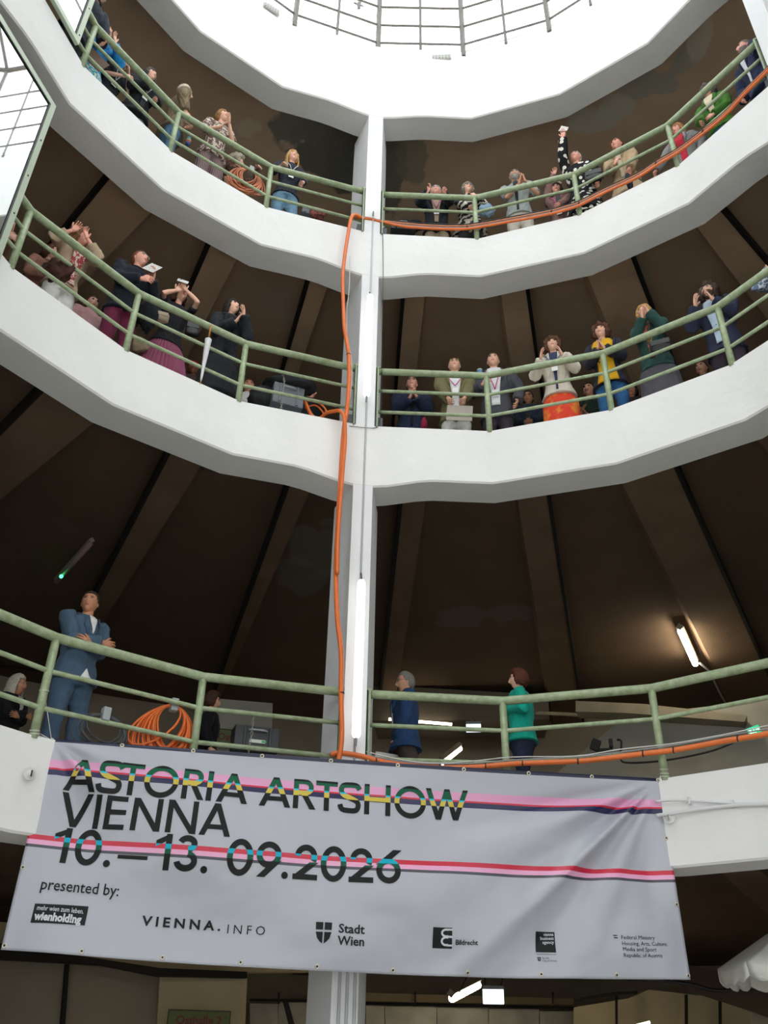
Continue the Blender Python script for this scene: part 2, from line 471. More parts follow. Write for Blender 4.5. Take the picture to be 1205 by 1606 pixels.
# ------------------------------------------------------------------ skylight: glazed drum and cone on the lantern wall
def dome_r(h):                      # radius of the skylight at height h above its foot
    return R if h <= 3.2 else R - (h - 3.2) * 1.75
HB = [0.0, 0.27, 0.87, 1.51, 2.15, 3.2, 4.35, 5.5]
sky_root = MB()
ringp = [pol(R, T0 + 18 * k, SKY_Z + 0.03) for k in range(20)]
sky_root.tube(ringp, 0.012, 6, closed=True)
sky_o = tag(sky_root.build('skylight', M_WHITE), kind='structure')
for k in range(20):
    a = T0 + 18 * k
    mb = MB()
    mb.tube([pol(dome_r(h), a, SKY_Z + h - (0.12 if h == 0 else 0)) for h in (0, 1.6, 3.2, 5.5)], 0.05, 4)
    mb.build('skylight_rib', M_STEEL, sky_o)
    mb = MB()
    c = cos(RAD(9))
    mb.tube([pol(dome_r(h) * c, a + 9, SKY_Z + h - (0.1 if h == 0 else 0)) for h in (0, 1.6, 3.2, 5.5)], 0.026, 4)
    mb.build('glazing_bar', M_STEEL, sky_o)
for h in HB[1:]:
    mb = MB(); mb.tube([pol(dome_r(h), T0 + 18 * k, SKY_Z + h) for k in range(20)], 0.024 if h != 3.2 else 0.06, 6, closed=True)
    mb.build('glazing_ring', M_STEEL, sky_o)
for i in range(len(HB) - 1):
    h0, h1 = HB[i] + 0.02, HB[i + 1] - 0.02
    for side in (0, 1):
        proto = None
        for k in range(20):
            if proto is None:
                a = T0; c = cos(RAD(9))
                def e(h, u):
                    p0 = pol(dome_r(h), a); p1 = pol(dome_r(h) * c, a + 9) if side == 0 else pol(dome_r(h), a + 18)
                    if side: p0 = pol(dome_r(h) * c, a + 9)
                    p = p0.lerp(p1, u); return V((p.x, p.y, SKY_Z + h))
                mb = MB()
                ins = V((-sin(RAD(a + 9)), -cos(RAD(a + 9)), 0)) * 0.008
                q = [e(h0, .03), e(h0, .97), e(h1, .97), e(h1, .03)]
                mb.hexa([p + ins for p in q], q)
                proto = mb.build('pane', M_PANE, sky_o)
            else:
                o = proto.copy(); C.objects.link(o); o.rotation_euler = (0, 0, -RAD(18 * k))
mb = MB(); mb.lathe((0, 0, SKY_Z + 5.48), (0, 0, 1), [(0.0, 0.25), (1.0, 0.05), (1.05, 0.0), (1.0, -0.03)], 20)
mb.build('skylight_cap', M_STEEL, sky_o)

# ------------------------------------------------------------------ railings: one per bay and gallery
SEEN_NODES = {  # rail heights (above the gallery floor) and angles read for the nodes in view: level -> node angle : (angle, height)
    2: {-62.4: (-62.5, .915), -45.1: (-45.4, .895), -27.8: (-27.8, .95), 9.6: (9.4, .975), 26.9: (27.2, .945), 44.2: (44.0, .944)},
    1: {-62.4: (-62.5, .90), -45.1: (-45.0, .94), -27.8: (-28.0, .975), 9.6: (9.6, .961), 26.9: (27.35, .955), 44.2: (44.4, .94)},
    0: {-45.1: (-45.2, .945), -27.8: (-27.7, .941), 9.6: (9.2, .935), 26.9: (26.9, .925)}}
def node_rail(l, th):
    for a, v in SEEN_NODES[l].items():
        if abs(((a - th + 180) % 360) - 180) < 0.5: return v
    return th, 0.95
RAIL_NODES = {}
WHERE = {0: 'first gallery', 1: 'middle gallery', 2: 'top gallery'}
for l in range(3):
    z = SLAB[l]
    for k in range(5):
        b = T0 + 72 * k + CW / 2
        nodes = [(b + 0.35, 5.03 * RC + 0.03, 0.965)] + [None] * 3 + [(b + 4 * SEG - 0.35, 5.03 * RC + 0.03, 0.965)]
        for j in (1, 2, 3):
            th, h = node_rail(l, b + SEG * j)
            nodes[j] = (th, R + 0.02, h)
        side = {0: 'right of the central column', 4: 'left of the central column', 1: 'beyond the second column on the right', 3: 'beyond the mirrored screens', 2: 'across the atrium, opposite the banner'}[k]
        rt = thing('railing', 'pale green tubular railing on the %s, %s' % (WHERE[l], side), 'railing', pol(R, b + 2 * SEG, z), group=None)
        P = [pol(r, th, z + h) for (th, r, h) in nodes]
        RAIL_NODES[(l, k)] = P
        mb = MB(); mb.tube(P, 0.047, 14); mb.build('handrail', M_GREEN, rt, smooth=True)
        for (fr) in (0.615, 0.262):
            mb = MB(); mb.tube([pol(r, th, z + h * fr / 0.95) for (th, r, h) in nodes], 0.0235, 10); mb.build('lower_rail', M_GREEN, rt, smooth=True)
        for j in (1, 2, 3):
            th, r, h = nodes[j]
            mb = MB(); mb.tube([pol(r, th, z - 0.02), pol(r, th, z + h - 0.03)], 0.040, 12); mb.build('post', M_GREEN, rt, smooth=True)
        for j in (0, 4):
            th, r, h = nodes[j]; p = pol(r, th, z + 0.49)
            rot = Matrix.Rotation(-RAD(th), 3, 'Z')
            mb = MB(); mb.box(p, (0.02, 0.13, 1.02), rot); mb.box(p + V((0, 0, 0.515)), (0.05, 0.09, 0.02), rot)
            mb.build('end_plate', M_PLATE, rt)
            if l:
                mb = MB(); q = pol(r + 0.05, th + (0.3 if j == 0 else -0.3), z + 0.075); mb.box(q, (0.10, 0.16, 0.15), rot)
                mb.build('rubber_foot_block', mat('grey_rubber_block', '#4c4f54', 0.7), rt)

# ------------------------------------------------------------------ tube lamps hung down the face of the central column
M_TUBE = emit('lit_tube', (1, 0.99, 0.96, 1), 1.15)
for (ta, tb, lab) in (((589, 213), (587, 331), 'lit white tube lamp on the column at the top gallery'),
                      ((581, 463), (575, 621), 'lit white tube lamp on the column at the middle gallery'),
                      ((568, 910), (558, 1157), 'lit white tube lamp on the column at the first gallery')):
    a = at_r(*ta, 4.85); b = at_r(*tb, 4.85); x = (a.x + b.x) / 2; y = (a.y + b.y) / 2
    t = thing('tube_lamp', lab, 'lamp', (x, y, b.z), group='tube lamps on the central column')
    mb = MB(); n = 12
    h = a.z - b.z
    mb.lathe((x, y, b.z), (0, 0, 1), [(0.0, 0), (0.034, 0.004), (0.046, 0.03), (0.048, 0.06), (0.048, h - 0.06), (0.046, h - 0.03), (0.034, h - 0.004), (0.0, h)], 16)
    mb.build('tube', M_TUBE, t, smooth=True)
    out = V((sin(RAD(T0)), cos(RAD(T0)), 0))
    for zz in (b.z + 0.15, a.z - 0.15):
        mb = MB(); mb.box(V((x, y, zz)) + out * 0.055, (0.05, 0.07, 0.03), Matrix.Rotation(-RAD(T0), 3, 'Z')); mb.build('bracket', M_CONDUIT, t)
    mb = MB(); mb.tube([V((x, y, a.z)), V((x, y, a.z + 0.06)) + out * 0.03, V((x, y, a.z + 0.12)) + out * 0.06], 0.01, 6); mb.build('lead', M_BLACKR, t)
    mb = MB(); mb.tube([V((x, y, b.z)), V((x, y, b.z - 0.08)) + out * 0.03], 0.012, 6); mb.build('tail', M_GREYC, t)
mb = MB()
cx = pol(4.935, T0 + 0.1)
mb.tube([(cx.x, cx.y, 13.7), (cx.x, cx.y, 4.2)], 0.011, 6)
tag(mb.build('conduit', M_CONDUIT, smooth=True), 'thin grey conduit running down the face of the central column', 'conduit')
for dx in (-.9, 0.0, .9):
    mb = MB(); p = pol(4.935, T0 + dx * 0.9 + 0.2); mb.tube([(p.x, p.y, 0.1), (p.x, p.y, 3.15)], 0.014, 6)
    tag(mb.build('conduit', M_CONDUIT, smooth=True), 'grey conduit on the column below the banner, ' + {-.9: 'left', 0.0: 'middle', .9: 'right'}[dx] + ' of three', 'conduit', 'conduits below the banner')

# ------------------------------------------------------------------ mirrored screens beside the far left column
M_MIRROR = mat('mirror_glass', (0.82, 0.86, 0.86, 1), 0.02, metal=1.0)
M_FRAME = mat('pale_green_frame', '#b4c1ad', 0.4, bump=0.1, bscale=30)
for (l, z0, z1, lab) in ((2, SLAB[2] + 0.06, SLAB[2] + 2.35, 'green framed mirrored glass screen standing on the top gallery'),
                         (1, SLAB[1] - 0.25, at_r(75, 168, R).z, 'large green framed mirrored glass screen rising from the middle gallery')):
    a = pol(R - 0.075, -64.9); b = pol(R * RC - 0.075, -78.9)
    u = (b - a).normalized(); nrm = V((-u.y, u.x, 0));  nrm = nrm if nrm.dot(a) < 0 else -nrm
    L = (b - a).length; t = thing('mirror_screen', lab, 'screen', (a.x, a.y, z0))
    def bar(p0, p1, w, name='frame_bar'):
        mb = MB(); d = (p1 - p0); ln = d.length; mid = (p0 + p1) / 2
        rot = Matrix((u, nrm, V((0, 0, 1)))).transposed()
        mb.box(mid, (w if abs(d.z) > 0.1 else ln, 0.05, ln if abs(d.z) > 0.1 else w), rot); return mb.build(name, M_FRAME, t)
    Z = lambda p, z: V((p.x, p.y, z))
    bar(Z(a + u * 0.04, z0), Z(a + u * 0.04, z1), 0.08); bar(Z(b - u * 0.04, z0), Z(b - u * 0.04, z1), 0.08)
    bar(Z(a + u * .08, z0 + 0.04), Z(b - u * .08, z0 + 0.04), 0.08); bar(Z(a + u * .08, z1 - 0.04), Z(b - u * .08, z1 - 0.04), 0.08)
    mb = MB(); rot = Matrix((u, nrm, V((0, 0, 1)))).transposed(); mid = (a + b) / 2
    mb.box(V((mid.x, mid.y, (z0 + z1) / 2)), (L - 0.12, 0.012, z1 - z0 - 0.12), rot); mb.build('mirror_pane', M_MIRROR, t)
    mb = MB()
    i0 = [(a + u * .088, z0 + .08, z1 - .08)]
    for (p0, z_, p1, z2_) in ((a + u * .09, z0 + .085, a + u * .09, z1 - .085), (a + u * .09, z1 - .09, b - u * .09, z1 - .09), (a + u * .09, z0 + .09, b - u * .09, z0 + .09)):
        q0 = Z(p0, z_) + nrm * .012; q1 = Z(p1, z2_) + nrm * .012; mb.tube([q0, q1], 0.009, 4)
    mb.build('gasket', M_BLACKR, t)
    mb = MB()
    for zz in [z0 + 0.15 + 0.62 * i for i in range(4)]:
        if zz < z1 - .1:
            mb = MB(); mb.tube([Z(a + u * .04, zz) + nrm * .02, Z(a + u * .04, zz) + nrm * .03], 0.011, 8); mb.build('screw', M_BLACKR, t)

# ================================================================== THE BANNER
BTL, BTR = V((-3.459, 3.65, 4.006)), V((2.231, 4.506, 4.006))
BU = (BTR - BTL).normalized(); BN = V((BU.y, -BU.x, 0)); BW, BH = 5.754, 1.700
def sag(x): return 0.066 * sin(pi * min(max(x, 0), BW) / 6.6)
def fold(x, v):
    d = 0.0
    dx, dv = BW - x, max(v, 0); ph = degrees(atan2(dv, max(dx, 1e-6))); rho = hypot(dx, dv)
    g = min(1, rho / 0.9) * math.exp(-rho / 1.5) * 2.0
    for (c, w, a) in ((39, 2.3, .085), (30.5, 4, -.055), (21, 3.6, .055), (12, 3.2, -.035), (47, 4, -.055), (57, 5, .04), (78, 7, -.03)):
        d += a * math.exp(-((ph - c) / w) ** 2) * g
    dx, dv = x, max(v, 0); ph = degrees(atan2(dv, max(dx, 1e-6))); rho = hypot(dx, dv)
    g = min(1, rho / 0.25) * math.exp(-rho / 0.45) * 2
    for (c, w, a) in ((40, 6, .05), (27, 6, -.03), (15, 6, .03), (58, 7, -.032), (72, 7, .02)):
        d += a * math.exp(-((ph - c) / w) ** 2) * g
    e = min(1, v / 0.25)
    d += e * 0.06 * sin(1.15 * x - 3.1 * v + 1.2 * sin(0.9 * x) + 0.6) * min(1, x / .5)
    d += e * 0.022 * sin(2.3 * x + 4.4 * v + 1.0)
    d += e * 0.028 * noise.noise(V((x * 1.6, v * 3.2, 0.3))) + e * 0.004 * noise.noise(V((x * 7, v * 10, 1.7)))
    q = min(1.0, min(x + .02, BW - x + .02) / .35)
    return d * (q * q * (3 - 2 * q)) if v > .0 else d * q
def ban(x, v, off=0.0):
    s_ = sag(x) * min(1.0, 0.35 + v / 0.25)
    z = BTL.z - (v + s_ + 0.004 * x * (v / BH))
    xx = x + (-0.02 * (1 - x / BW) + 0.006 * x / BW) * v / BH
    p = BTL + BU * xx; p = V((p.x, p.y, z)) + BN * fold(x, v)
    if off:
        e = 0.01
        a = V((0, 0, 0)); a = (BU + BN * ((fold(x + e, v) - fold(x - e, v)) / (2 * e))).normalized()
        b = (V((0, 0, -1)) + BN * ((fold(x, v + e) - fold(x, v - e)) / (2 * e))).normalized()
        n = a.cross(b).normalized(); n = n if n.dot(BN) > 0 else -n
        p = p + n * off
    return p
def ramp_mat(name, stops, rough, spec=0.4, base_bump=0.0):
    """colour bands printed at fixed heights of the cloth: v of the print is kept in the UV map, 0..1 = 0..2 m"""
    m = mat(name, (0.5, 0.5, 0.5, 1), rough, spec=spec); nt = m.node_tree; b = nt.nodes['Principled BSDF']
    uv = nt.nodes.new('ShaderNodeUVMap'); uv.uv_map = 'print'
    sp = nt.nodes.new('ShaderNodeSeparateXYZ'); r = nt.nodes.new('ShaderNodeValToRGB'); cr = r.color_ramp; cr.interpolation = 'CONSTANT'
    nt.links.new(uv.outputs[0], sp.inputs[0]); nt.links.new(sp.outputs['Y'], r.inputs['Fac']); nt.links.new(r.outputs['Color'], b.inputs['Base Color'])
    cr.elements[0].position = 0; cr.elements[0].color = hexc(stops[0][1])
    cr.elements[1].position = stops[1][0] / 2; cr.elements[1].color = hexc(stops[1][1])
    for v, c in stops[2:]:
        e = cr.elements.new(v / 2); e.color = hexc(c)
    return m
GREYC = '#afb1bc'
M_CLOTH = ramp_mat('banner_vinyl', [(0, '#141938'), (0.018, GREYC), (.178, '#dd9cc4'), (.243, '#c81f3a'), (.262, '#15184a'), (.305, GREYC),
                                   (.805, '#c8223f'), (.851, '#e6a6cb'), (.887, '#454650'), (.912, GREYC)], 0.36, 0.5)
M_INK = ramp_mat('banner_ink', [(0, '#0c0e0f'), (.178, '#065a3e'), (.243, '#28b9d3'), (.262, '#cdb84e'), (.305, '#0c0e0f'),
                                (.805, '#10a9c6'), (.851, '#075540'), (.887, '#0c0e0f')], 0.5, 0.25)
M_INKD = mat('dark_ink', '#121417', 0.5, spec=.25); M_INKW = mat('pale_ink', '#c7c9d2', 0.45)

def cloth_piece(name, vs2, fs, m, parent, off):
    me = bpy.data.meshes.new(name); me.from_pydata([ban(x, v, off) for x, v in vs2], [], fs); me.materials.append(m)
    uv = me.uv_layers.new(name='print')
    for lp in me.loops: uv.data[lp.index].uv = (vs2[lp.vertex_index][0] / 6, vs2[lp.vertex_index][1] / 2)
    me.polygons.foreach_set('use_smooth', [True] * len(me.polygons)); me.update()
    o = bpy.data.objects.new(name, me); C.objects.link(o)
    if parent: o.parent = parent
    return o
nu, nv = 240, 76
vs2 = [(BW * i / nu, BH * j / nv - 0.004) for j in range(nv + 1) for i in range(nu + 1)]
fs = [(j * (nu + 1) + i, j * (nu + 1) + i + 1, (j + 1) * (nu + 1) + i + 1, (j + 1) * (nu + 1) + i) for j in range(nv) for i in range(nu)]
banner = cloth_piece('banner', vs2, fs, M_CLOTH, None, 0)
sl = banner.modifiers.new('thickness', 'SOLIDIFY'); sl.thickness = 0.003; sl.offset = 1
tag(banner, 'large grey printed vinyl banner with pink, red and navy stripes, strung between two posts', 'banner')

class Print:
    """flat lettering and marks laid on the cloth, in metres of the banner"""
    def __init__(s): s.v = []; s.f = []
    def poly(s, pts):
        o = len(s.v); s.v += pts; s.f.append(tuple(range(o, o + len(pts))))
    def strip(s, L, Rr):                       # two matching borders, cut finely so that it follows the folds
        o = len(s.v); n = len(L)
        for a, b in zip(L, Rr): s.v += [a, b]
        for i in range(n - 1): s.f.append((o + 2 * i, o + 2 * i + 1, o + 2 * i + 3, o + 2 * i + 2))
    def line(s, a, b, w, cut='h'):             # bar from a to b; ends cut horizontally ('h'), square ('s') or vertically ('v')
        (ax, ay), (bx, by) = a, b; L = hypot(bx - ax, by - ay); n = max(1, int(L / 0.02))
        ux, uy = (bx - ax) / L, (by - ay) / L
        if cut == 'h' and abs(uy) > 0.05: ox_, oy_ = w / 2 / abs(uy), 0
        elif cut == 'v' and abs(ux) > 0.05: ox_, oy_ = 0, w / 2 / abs(ux)
        else: ox_, oy_ = -uy * w / 2, ux * w / 2
        A = [(ax + (bx - ax) * i / n - ox_, ay + (by - ay) * i / n - oy_) for i in range(n + 1)]
        B = [(ax + (bx - ax) * i / n + ox_, ay + (by - ay) * i / n + oy_) for i in range(n + 1)]
        s.strip(A, B)
    def curve(s, pts, w):
        A, B = [], []
        for i, p in enumerate(pts):
            a = pts[max(i - 1, 0)]; b = pts[min(i + 1, len(pts) - 1)]; L = hypot(b[0] - a[0], b[1] - a[1]) or 1
            nx, ny = -(b[1] - a[1]) / L * w / 2, (b[0] - a[0]) / L * w / 2
            A.append((p[0] - nx, p[1] - ny)); B.append((p[0] + nx, p[1] + ny))
        s.strip(A, B)
    def arc(s, cx, cy, rx, ry, a0, a1, w, n=28):  # degrees, 0 = right, 90 = up (v runs downward)
        s.curve([(cx + (rx - w / 2) * cos(RAD(a0 + (a1 - a0) * i / n)), cy - (ry - w / 2) * sin(RAD(a0 + (a1 - a0) * i / n))) for i in range(n + 1)], w)
    def disc(s, cx, cy, r, n=16): s.poly([(cx + r * cos(2 * pi * i / n), cy + r * sin(2 * pi * i / n)) for i in range(n)])
    def glyph(s, ch, x, w, yb, h, k):          # left x, width w, baseline v yb, height h, stroke k
        t = yb - h; X = x + w; m_ = x + w / 2; i_ = k / 2
        if ch in 'AV':
            a, b = (yb, t) if ch == 'A' else (t, yb)
            s.line((x + i_, a), (m_, b), k); s.line((X - i_, a), (m_, b), k)
            if ch == 'A':
                yy = yb - h * 0.27; q = 0.27 * (w / 2 - i_); s.line((x + i_ + q, yy), (X - i_ - q, yy), k * .86, 's')
        elif ch == 'W':
            s.line((x + i_, t), (x + w * .3, yb), k); s.line((x + w * .3, yb), (m_, t), k); s.line((m_, t), (X - w * .3, yb), k); s.line((X - w * .3, yb), (X - i_, t), k)
        elif ch == 'I': s.line((m_, t), (m_, yb), k)
        elif ch == 'T': s.line((m_, t + k * .9), (m_, yb), k); s.line((x, t + k * .45), (X, t + k * .45), k * .9, 's')
        elif ch == 'H': s.line((x + i_, t), (x + i_, yb), k); s.line((X - i_, t), (X - i_, yb), k); s.line((x + k, t + h * .5), (X - k, t + h * .5), k * .9, 's')
        elif ch == 'N': s.line((x + i_, t), (x + i_, yb), k); s.line((X - i_, t), (X - i_, yb), k); s.line((x + i_, t), (X - i_, yb), k * 0.95)
        elif ch == 'E':
            s.line((x + i_, t), (x + i_, yb), k)
            for yy in (t + k * .45, t + h * .48, yb - k * .45): s.line((x + k, yy), (X, yy), k * .9, 's')
        elif ch == 'O': s.arc(m_, yb - h / 2, w / 2, h / 2 + .006, 0, 360, k, 48)
        elif ch == 'R':
            r = h * .27
            s.line((x + i_, t), (x + i_, yb), k)
            s.line((x + k, t + k * .45), (X - r - .02, t + k * .45), k * .9, 's'); s.line((x + k, t + 2 * r - k * .45), (X - r - .02, t + 2 * r - k * .45), k * .9, 's')
            s.arc(X - r - .02, t + r, r, r, 90, -90, k * .93, 20); s.line((x + w * .42, t + 2 * r - k * .6), (X - i_, yb), k)
        elif ch == 'S':
            P_ = [(X - .01, t + h * .21), (X - w * .18, t + h * .09), (m_, t + i_ - .004), (x + w * .2, t + h * .1), (x + w * .12, t + h * .25), (x + w * .22, t + h * .4), (m_, t + h * .5),
                  (X - w * .18, t + h * .61), (X - w * .1, t + h * .75), (X - w * .2, t + h * .9), (m_, yb - i_ + .004), (x + w * .17, yb - h * .1), (x + i_ * .6, yb - h * .26)]
            s.curve([(p.x, p.y) for p in smooth_pts([(a, b, 0) for a, b in P_], 4)], k)
        elif ch == '0': s.arc(m_, yb - h / 2, w / 2, h / 2 + .004, 0, 360, k, 48)
        elif ch == '1': s.line((X - i_, t), (X - i_, yb), k); s.line((X - k, t + k * .75), (x, t + k * 1.6), k * .85, 'v')
        elif ch == '3':
            r = h * .245; R2 = h * .285
            s.arc(m_ - .004, t + r, w * .43, r, 165, -80, k, 26); s.arc(m_ - .004, yb - R2, w / 2, R2, 80, -172, k, 28)
        elif ch == '2':
            r = w * .46
            s.arc(m_, t + r, r, r, 178, -28, k, 26); s.line((X - w * .16, t + r * 1.45), (x + k * .75, yb - k * .5), k, 'h'); s.line((x, yb - k * .45), (X, yb - k * .45), k * .9, 's')
        elif ch == '6': s.arc(m_, yb - w / 2, w / 2, w / 2, 0, 360, k, 40); s.line((X - w * .12, t), (x + w * .16, yb - w * .72), k)
        elif ch == '9': s.arc(m_, t + w / 2, w / 2, w / 2, 0, 360, k, 40); s.line((x + w * .22, yb), (X - w * .14, t + w * .7), k)
        elif ch == '.': s.disc(m_, yb - w / 2 + .005, w / 2)
        elif ch == '-': s.line((x, yb - h * .3), (X, yb - h * .3), k * .62, 's')
    def build(s, name, m, off=0.005): return cloth_piece(name, s.v, s.f, m, banner, off)

U = lambda x: sag(x) + 0.0015 * x
pr = Print()
for ch, x0, x1 in (('A', .2, .474), ('S', .478, .69), ('T', .668, .868), ('O', .879, 1.178), ('R', 1.214, 1.41), ('I', 1.43, 1.475), ('A', 1.52, 1.792),
                   ('A', 1.90, 2.177), ('R', 2.2, 2.402), ('T', 2.402, 2.602), ('S', 2.612, 2.815), ('H', 2.85, 3.094), ('O', 3.13, 3.43), ('W', 3.427, 3.831)):
    pr.glyph(ch, x0, x1 - x0, .432, .272, .047)
pr.build('headline_lettering', M_INK)
pr = Print()
for ch, x0, x1 in (('V', .203, .472), ('I', .50, .547), ('E', .59, .77), ('N', .823, 1.075), ('N', 1.122, 1.382), ('A', 1.411, 1.678)):
    pr.glyph(ch, x0, x1 - x0, .722, .275, .047)
pr.build('town_lettering', M_INK)
pr = Print()
for ch, x0, x1 in (('1', .215, .345), ('0', .395, .615), ('.', .648, .706), ('-', .76, 1.012), ('1', 1.066, 1.198), ('3', 1.236, 1.432), ('.', 1.462, 1.52),
                   ('0', 1.672, 1.896), ('9', 1.922, 2.136), ('.', 2.146, 2.204), ('2', 2.243, 2.456), ('0', 2.48, 2.705), ('2', 2.727, 2.94), ('6', 2.966, 3.18)):
    pr.glyph(ch, x0, x1 - x0, 1.018, .285, .05)
pr.build('date_lettering', M_INK)

def font_geo(text, size, bold=0.0, spacing=1.0, shear=0.0):
    cu = bpy.data.curves.new('t', 'FONT'); cu.body = text; cu.size = size; cu.offset = bold * size; cu.space_character = spacing; cu.shear = shear; cu.resolution_u = 2
    o = bpy.data.objects.new('t', cu); C.objects.link(o)
    me = bpy.data.meshes.new_from_object(o.evaluated_get(bpy.context.evaluated_depsgraph_get()))
    v = [tuple(p.co) for p in me.vertices]; f = [tuple(p.vertices) for p in me.polygons]
    bpy.data.objects.remove(o); bpy.data.curves.remove(cu); bpy.data.meshes.remove(me)
    return v, f
def small(name, text, x, v, size, m=None, width=None, **kw):
    """x, v: left end of the baseline; width: fitted width"""
    vs, fs = font_geo(text, size, **kw)
    w = max(p[0] for p in vs) or 1; k = width / w if width else 1
    sg = sag(x + (width or w) / 2)
    cloth_piece(name, [(x + p[0] * k, v - sg - p[1]) for p in vs], fs, m or M_INKD, banner, 0.0085)
def block(name, pts, m=None, off=0.005):
    p_ = Print(); (x0, v0), (x1, v1) = pts
    n = 8
    for r_ in range(4):
        va, vb = v0 + (v1 - v0) * r_ / 4, v0 + (v1 - v0) * (r_ + 1) / 4
        p_.strip([(x0 + (x1 - x0) * i / n, va - sag(x0 + (x1 - x0) * i / n)) for i in range(n + 1)], [(x0 + (x1 - x0) * i / n, vb - sag(x0 + (x1 - x0) * i / n)) for i in range(n + 1)])
    cloth_piece(name, p_.v, p_.f, m or M_INKD, banner, off)
small('caption_lettering', 'presented by:', .19, 1.252, .125, width=.628, bold=.008)
block('logo_block', ((.182, 1.352), (.60, 1.496)))
small('logo_lettering', 'mehr wien zum leben.', .205, 1.405, .052, M_INKW, width=.365, bold=.01)
small('logo_lettering', 'wienhold!ng', .205, 1.478, .085, M_INKW, width=.36, bold=.045)
small('logo_lettering', 'VIENNA.', 1.045, 1.478, .1, width=.64, bold=.03, spacing=1.5)
small('logo_lettering', 'INFO', 1.735, 1.508, .1, width=.32, bold=-.004, spacing=1.5)
small('logo_lettering', 'Stadt', 2.66, 1.475, .095, width=.222, bold=.02)
small('logo_lettering', 'Wien', 2.66, 1.565, .095, width=.222, bold=.02)
def shield(cx, v0, w, h, gap):
    p_ = Print(); s0 = sag(cx)
    q = lambda x, y: (cx + x * w, v0 - s0 + y * h)
    p_.poly([q(-.5, 0), q(-gap, 0), q(-gap, .36), q(-.49, .36)]); p_.poly([q(gap, 0), q(.5, 0), q(.49, .36), q(gap, .36)])
    p_.poly([q(-.49, .46), q(-gap, .46), q(-gap, 1.0), q(-.22, .9), q(-.38, .75)]); p_.poly([q(gap, .46), q(.49, .46), q(.38, .75), q(.22, .9), q(gap, 1.0)])
    cloth_piece('shield_mark', p_.v, p_.f, M_INKD, banner, .0055)
shield(2.538, 1.40, .135, .158, .045)
block('logo_block', ((3.472, 1.40), (3.640, 1.556)))
p_ = Print(); s0 = sag(3.58)                    # the pale curl in the square mark
for (cy, r) in ((1.437 - s0, .034), (1.498 - s0, .037)):
    p_.arc(3.588, cy + .003, .046, r, 62, 298, .016, 18)
p_.line((3.598, 1.414 - s0), (3.642, 1.414 - s0), .014, 's'); p_.line((3.598, 1.532 - s0), (3.642, 1.532 - s0), .014, 's'); p_.line((3.585, 1.468 - s0), (3.642, 1.468 - s0), .016, 's')
cloth_piece('logo_curl', p_.v, p_.f, M_INKW, banner, .008)
small('logo_lettering', 'Bildrecht', 3.668, 1.524, .055, width=.195, bold=.02)
block('logo_block', ((4.388, 1.394), (4.560, 1.554)))
for i, (t_, w_) in enumerate((('vienna', .09), ('business', .12), ('agency', .1))): small('logo_lettering', t_, 4.55 - w_, 1.425 + .031 * i, .036, M_INKW, width=w_, bold=.015)
block('rule_line', ((4.392, 1.568), (4.562, 1.571)))
shield(4.412, 1.592, .028, .034, .06)
small('logo_lettering', 'For the', 4.437, 1.606, .022, width=.058, bold=0); small('logo_lettering', 'City of Vienna', 4.437, 1.626, .022, width=.12)
for i, (t_, w_) in enumerate((('Federal Ministry', .315), ('Housing, Arts, Culture,', .428), ('Media and Sport', .312), ('Republic of Austria', .362))):
    small('logo_lettering', t_, 5.135 + .002 * i, 1.431 + .0455 * i, .042, width=w_, bold=0)
block('flag_mark', ((5.066, 1.405), (5.105, 1.412))); block('flag_mark', ((5.072, 1.422), (5.107, 1.430)))

M_GROM = mat('eyelet_metal', '#c9c2b4', 0.3, metal=.7)
def grommet(x, v):
    p = ban(x, v, .004); q = ban(x, v, .008); mb = MB(); ax = (q - p)
    mb.lathe(p, ax, [(0.009, 0), (0.009, .004), (0.019, .003), (0.021, -.001)], 12); o = mb.build('eyelet', M_GROM, banner, smooth=True)
    mb = MB(); mb.lathe(p, ax, [(0.0, .0012), (0.0095, .001)], 10); mb.build('eyelet_hole', M_BLACKR, o)
for x in (.012, .627, 1.261, 1.887, 2.524, 3.155, 3.791, 4.428, 5.059, 5.735): grommet(x, .012)
for x in (.02, .615, 1.248, 1.878, 2.505, 3.143, 3.78, 4.419, 5.077, 5.735): grommet(x, 1.665)
for (x, v) in ((.02, .517), (.02, 1.08), (5.73, .53), (5.73, 1.1)): grommet(x, v)
M_ROPE = mat('white_cord', '#cfcdc6', 0.7)
for (xe, lv, nd) in ((0.012, 0, -45.2), (5.735, 0, 26.9)):
    p = ban(xe, .012, .01); base = pol(R + .02, nd, SLAB[0])
    mb = MB()
    for dz in (.02, .05, .42 if xe < 1 else .09):
        ring = [base + V((cos(a) * .044, sin(a) * .044, dz + .01 * sin(a))) for a in [2 * pi * i / 12 for i in range(13)]]
        mb.tube(ring, .004, 5)
        mb.tube([p, p.lerp(base + V((0, 0, dz)), .8)], .003, 5)
    mb.build('tie_cord', M_ROPE, banner)

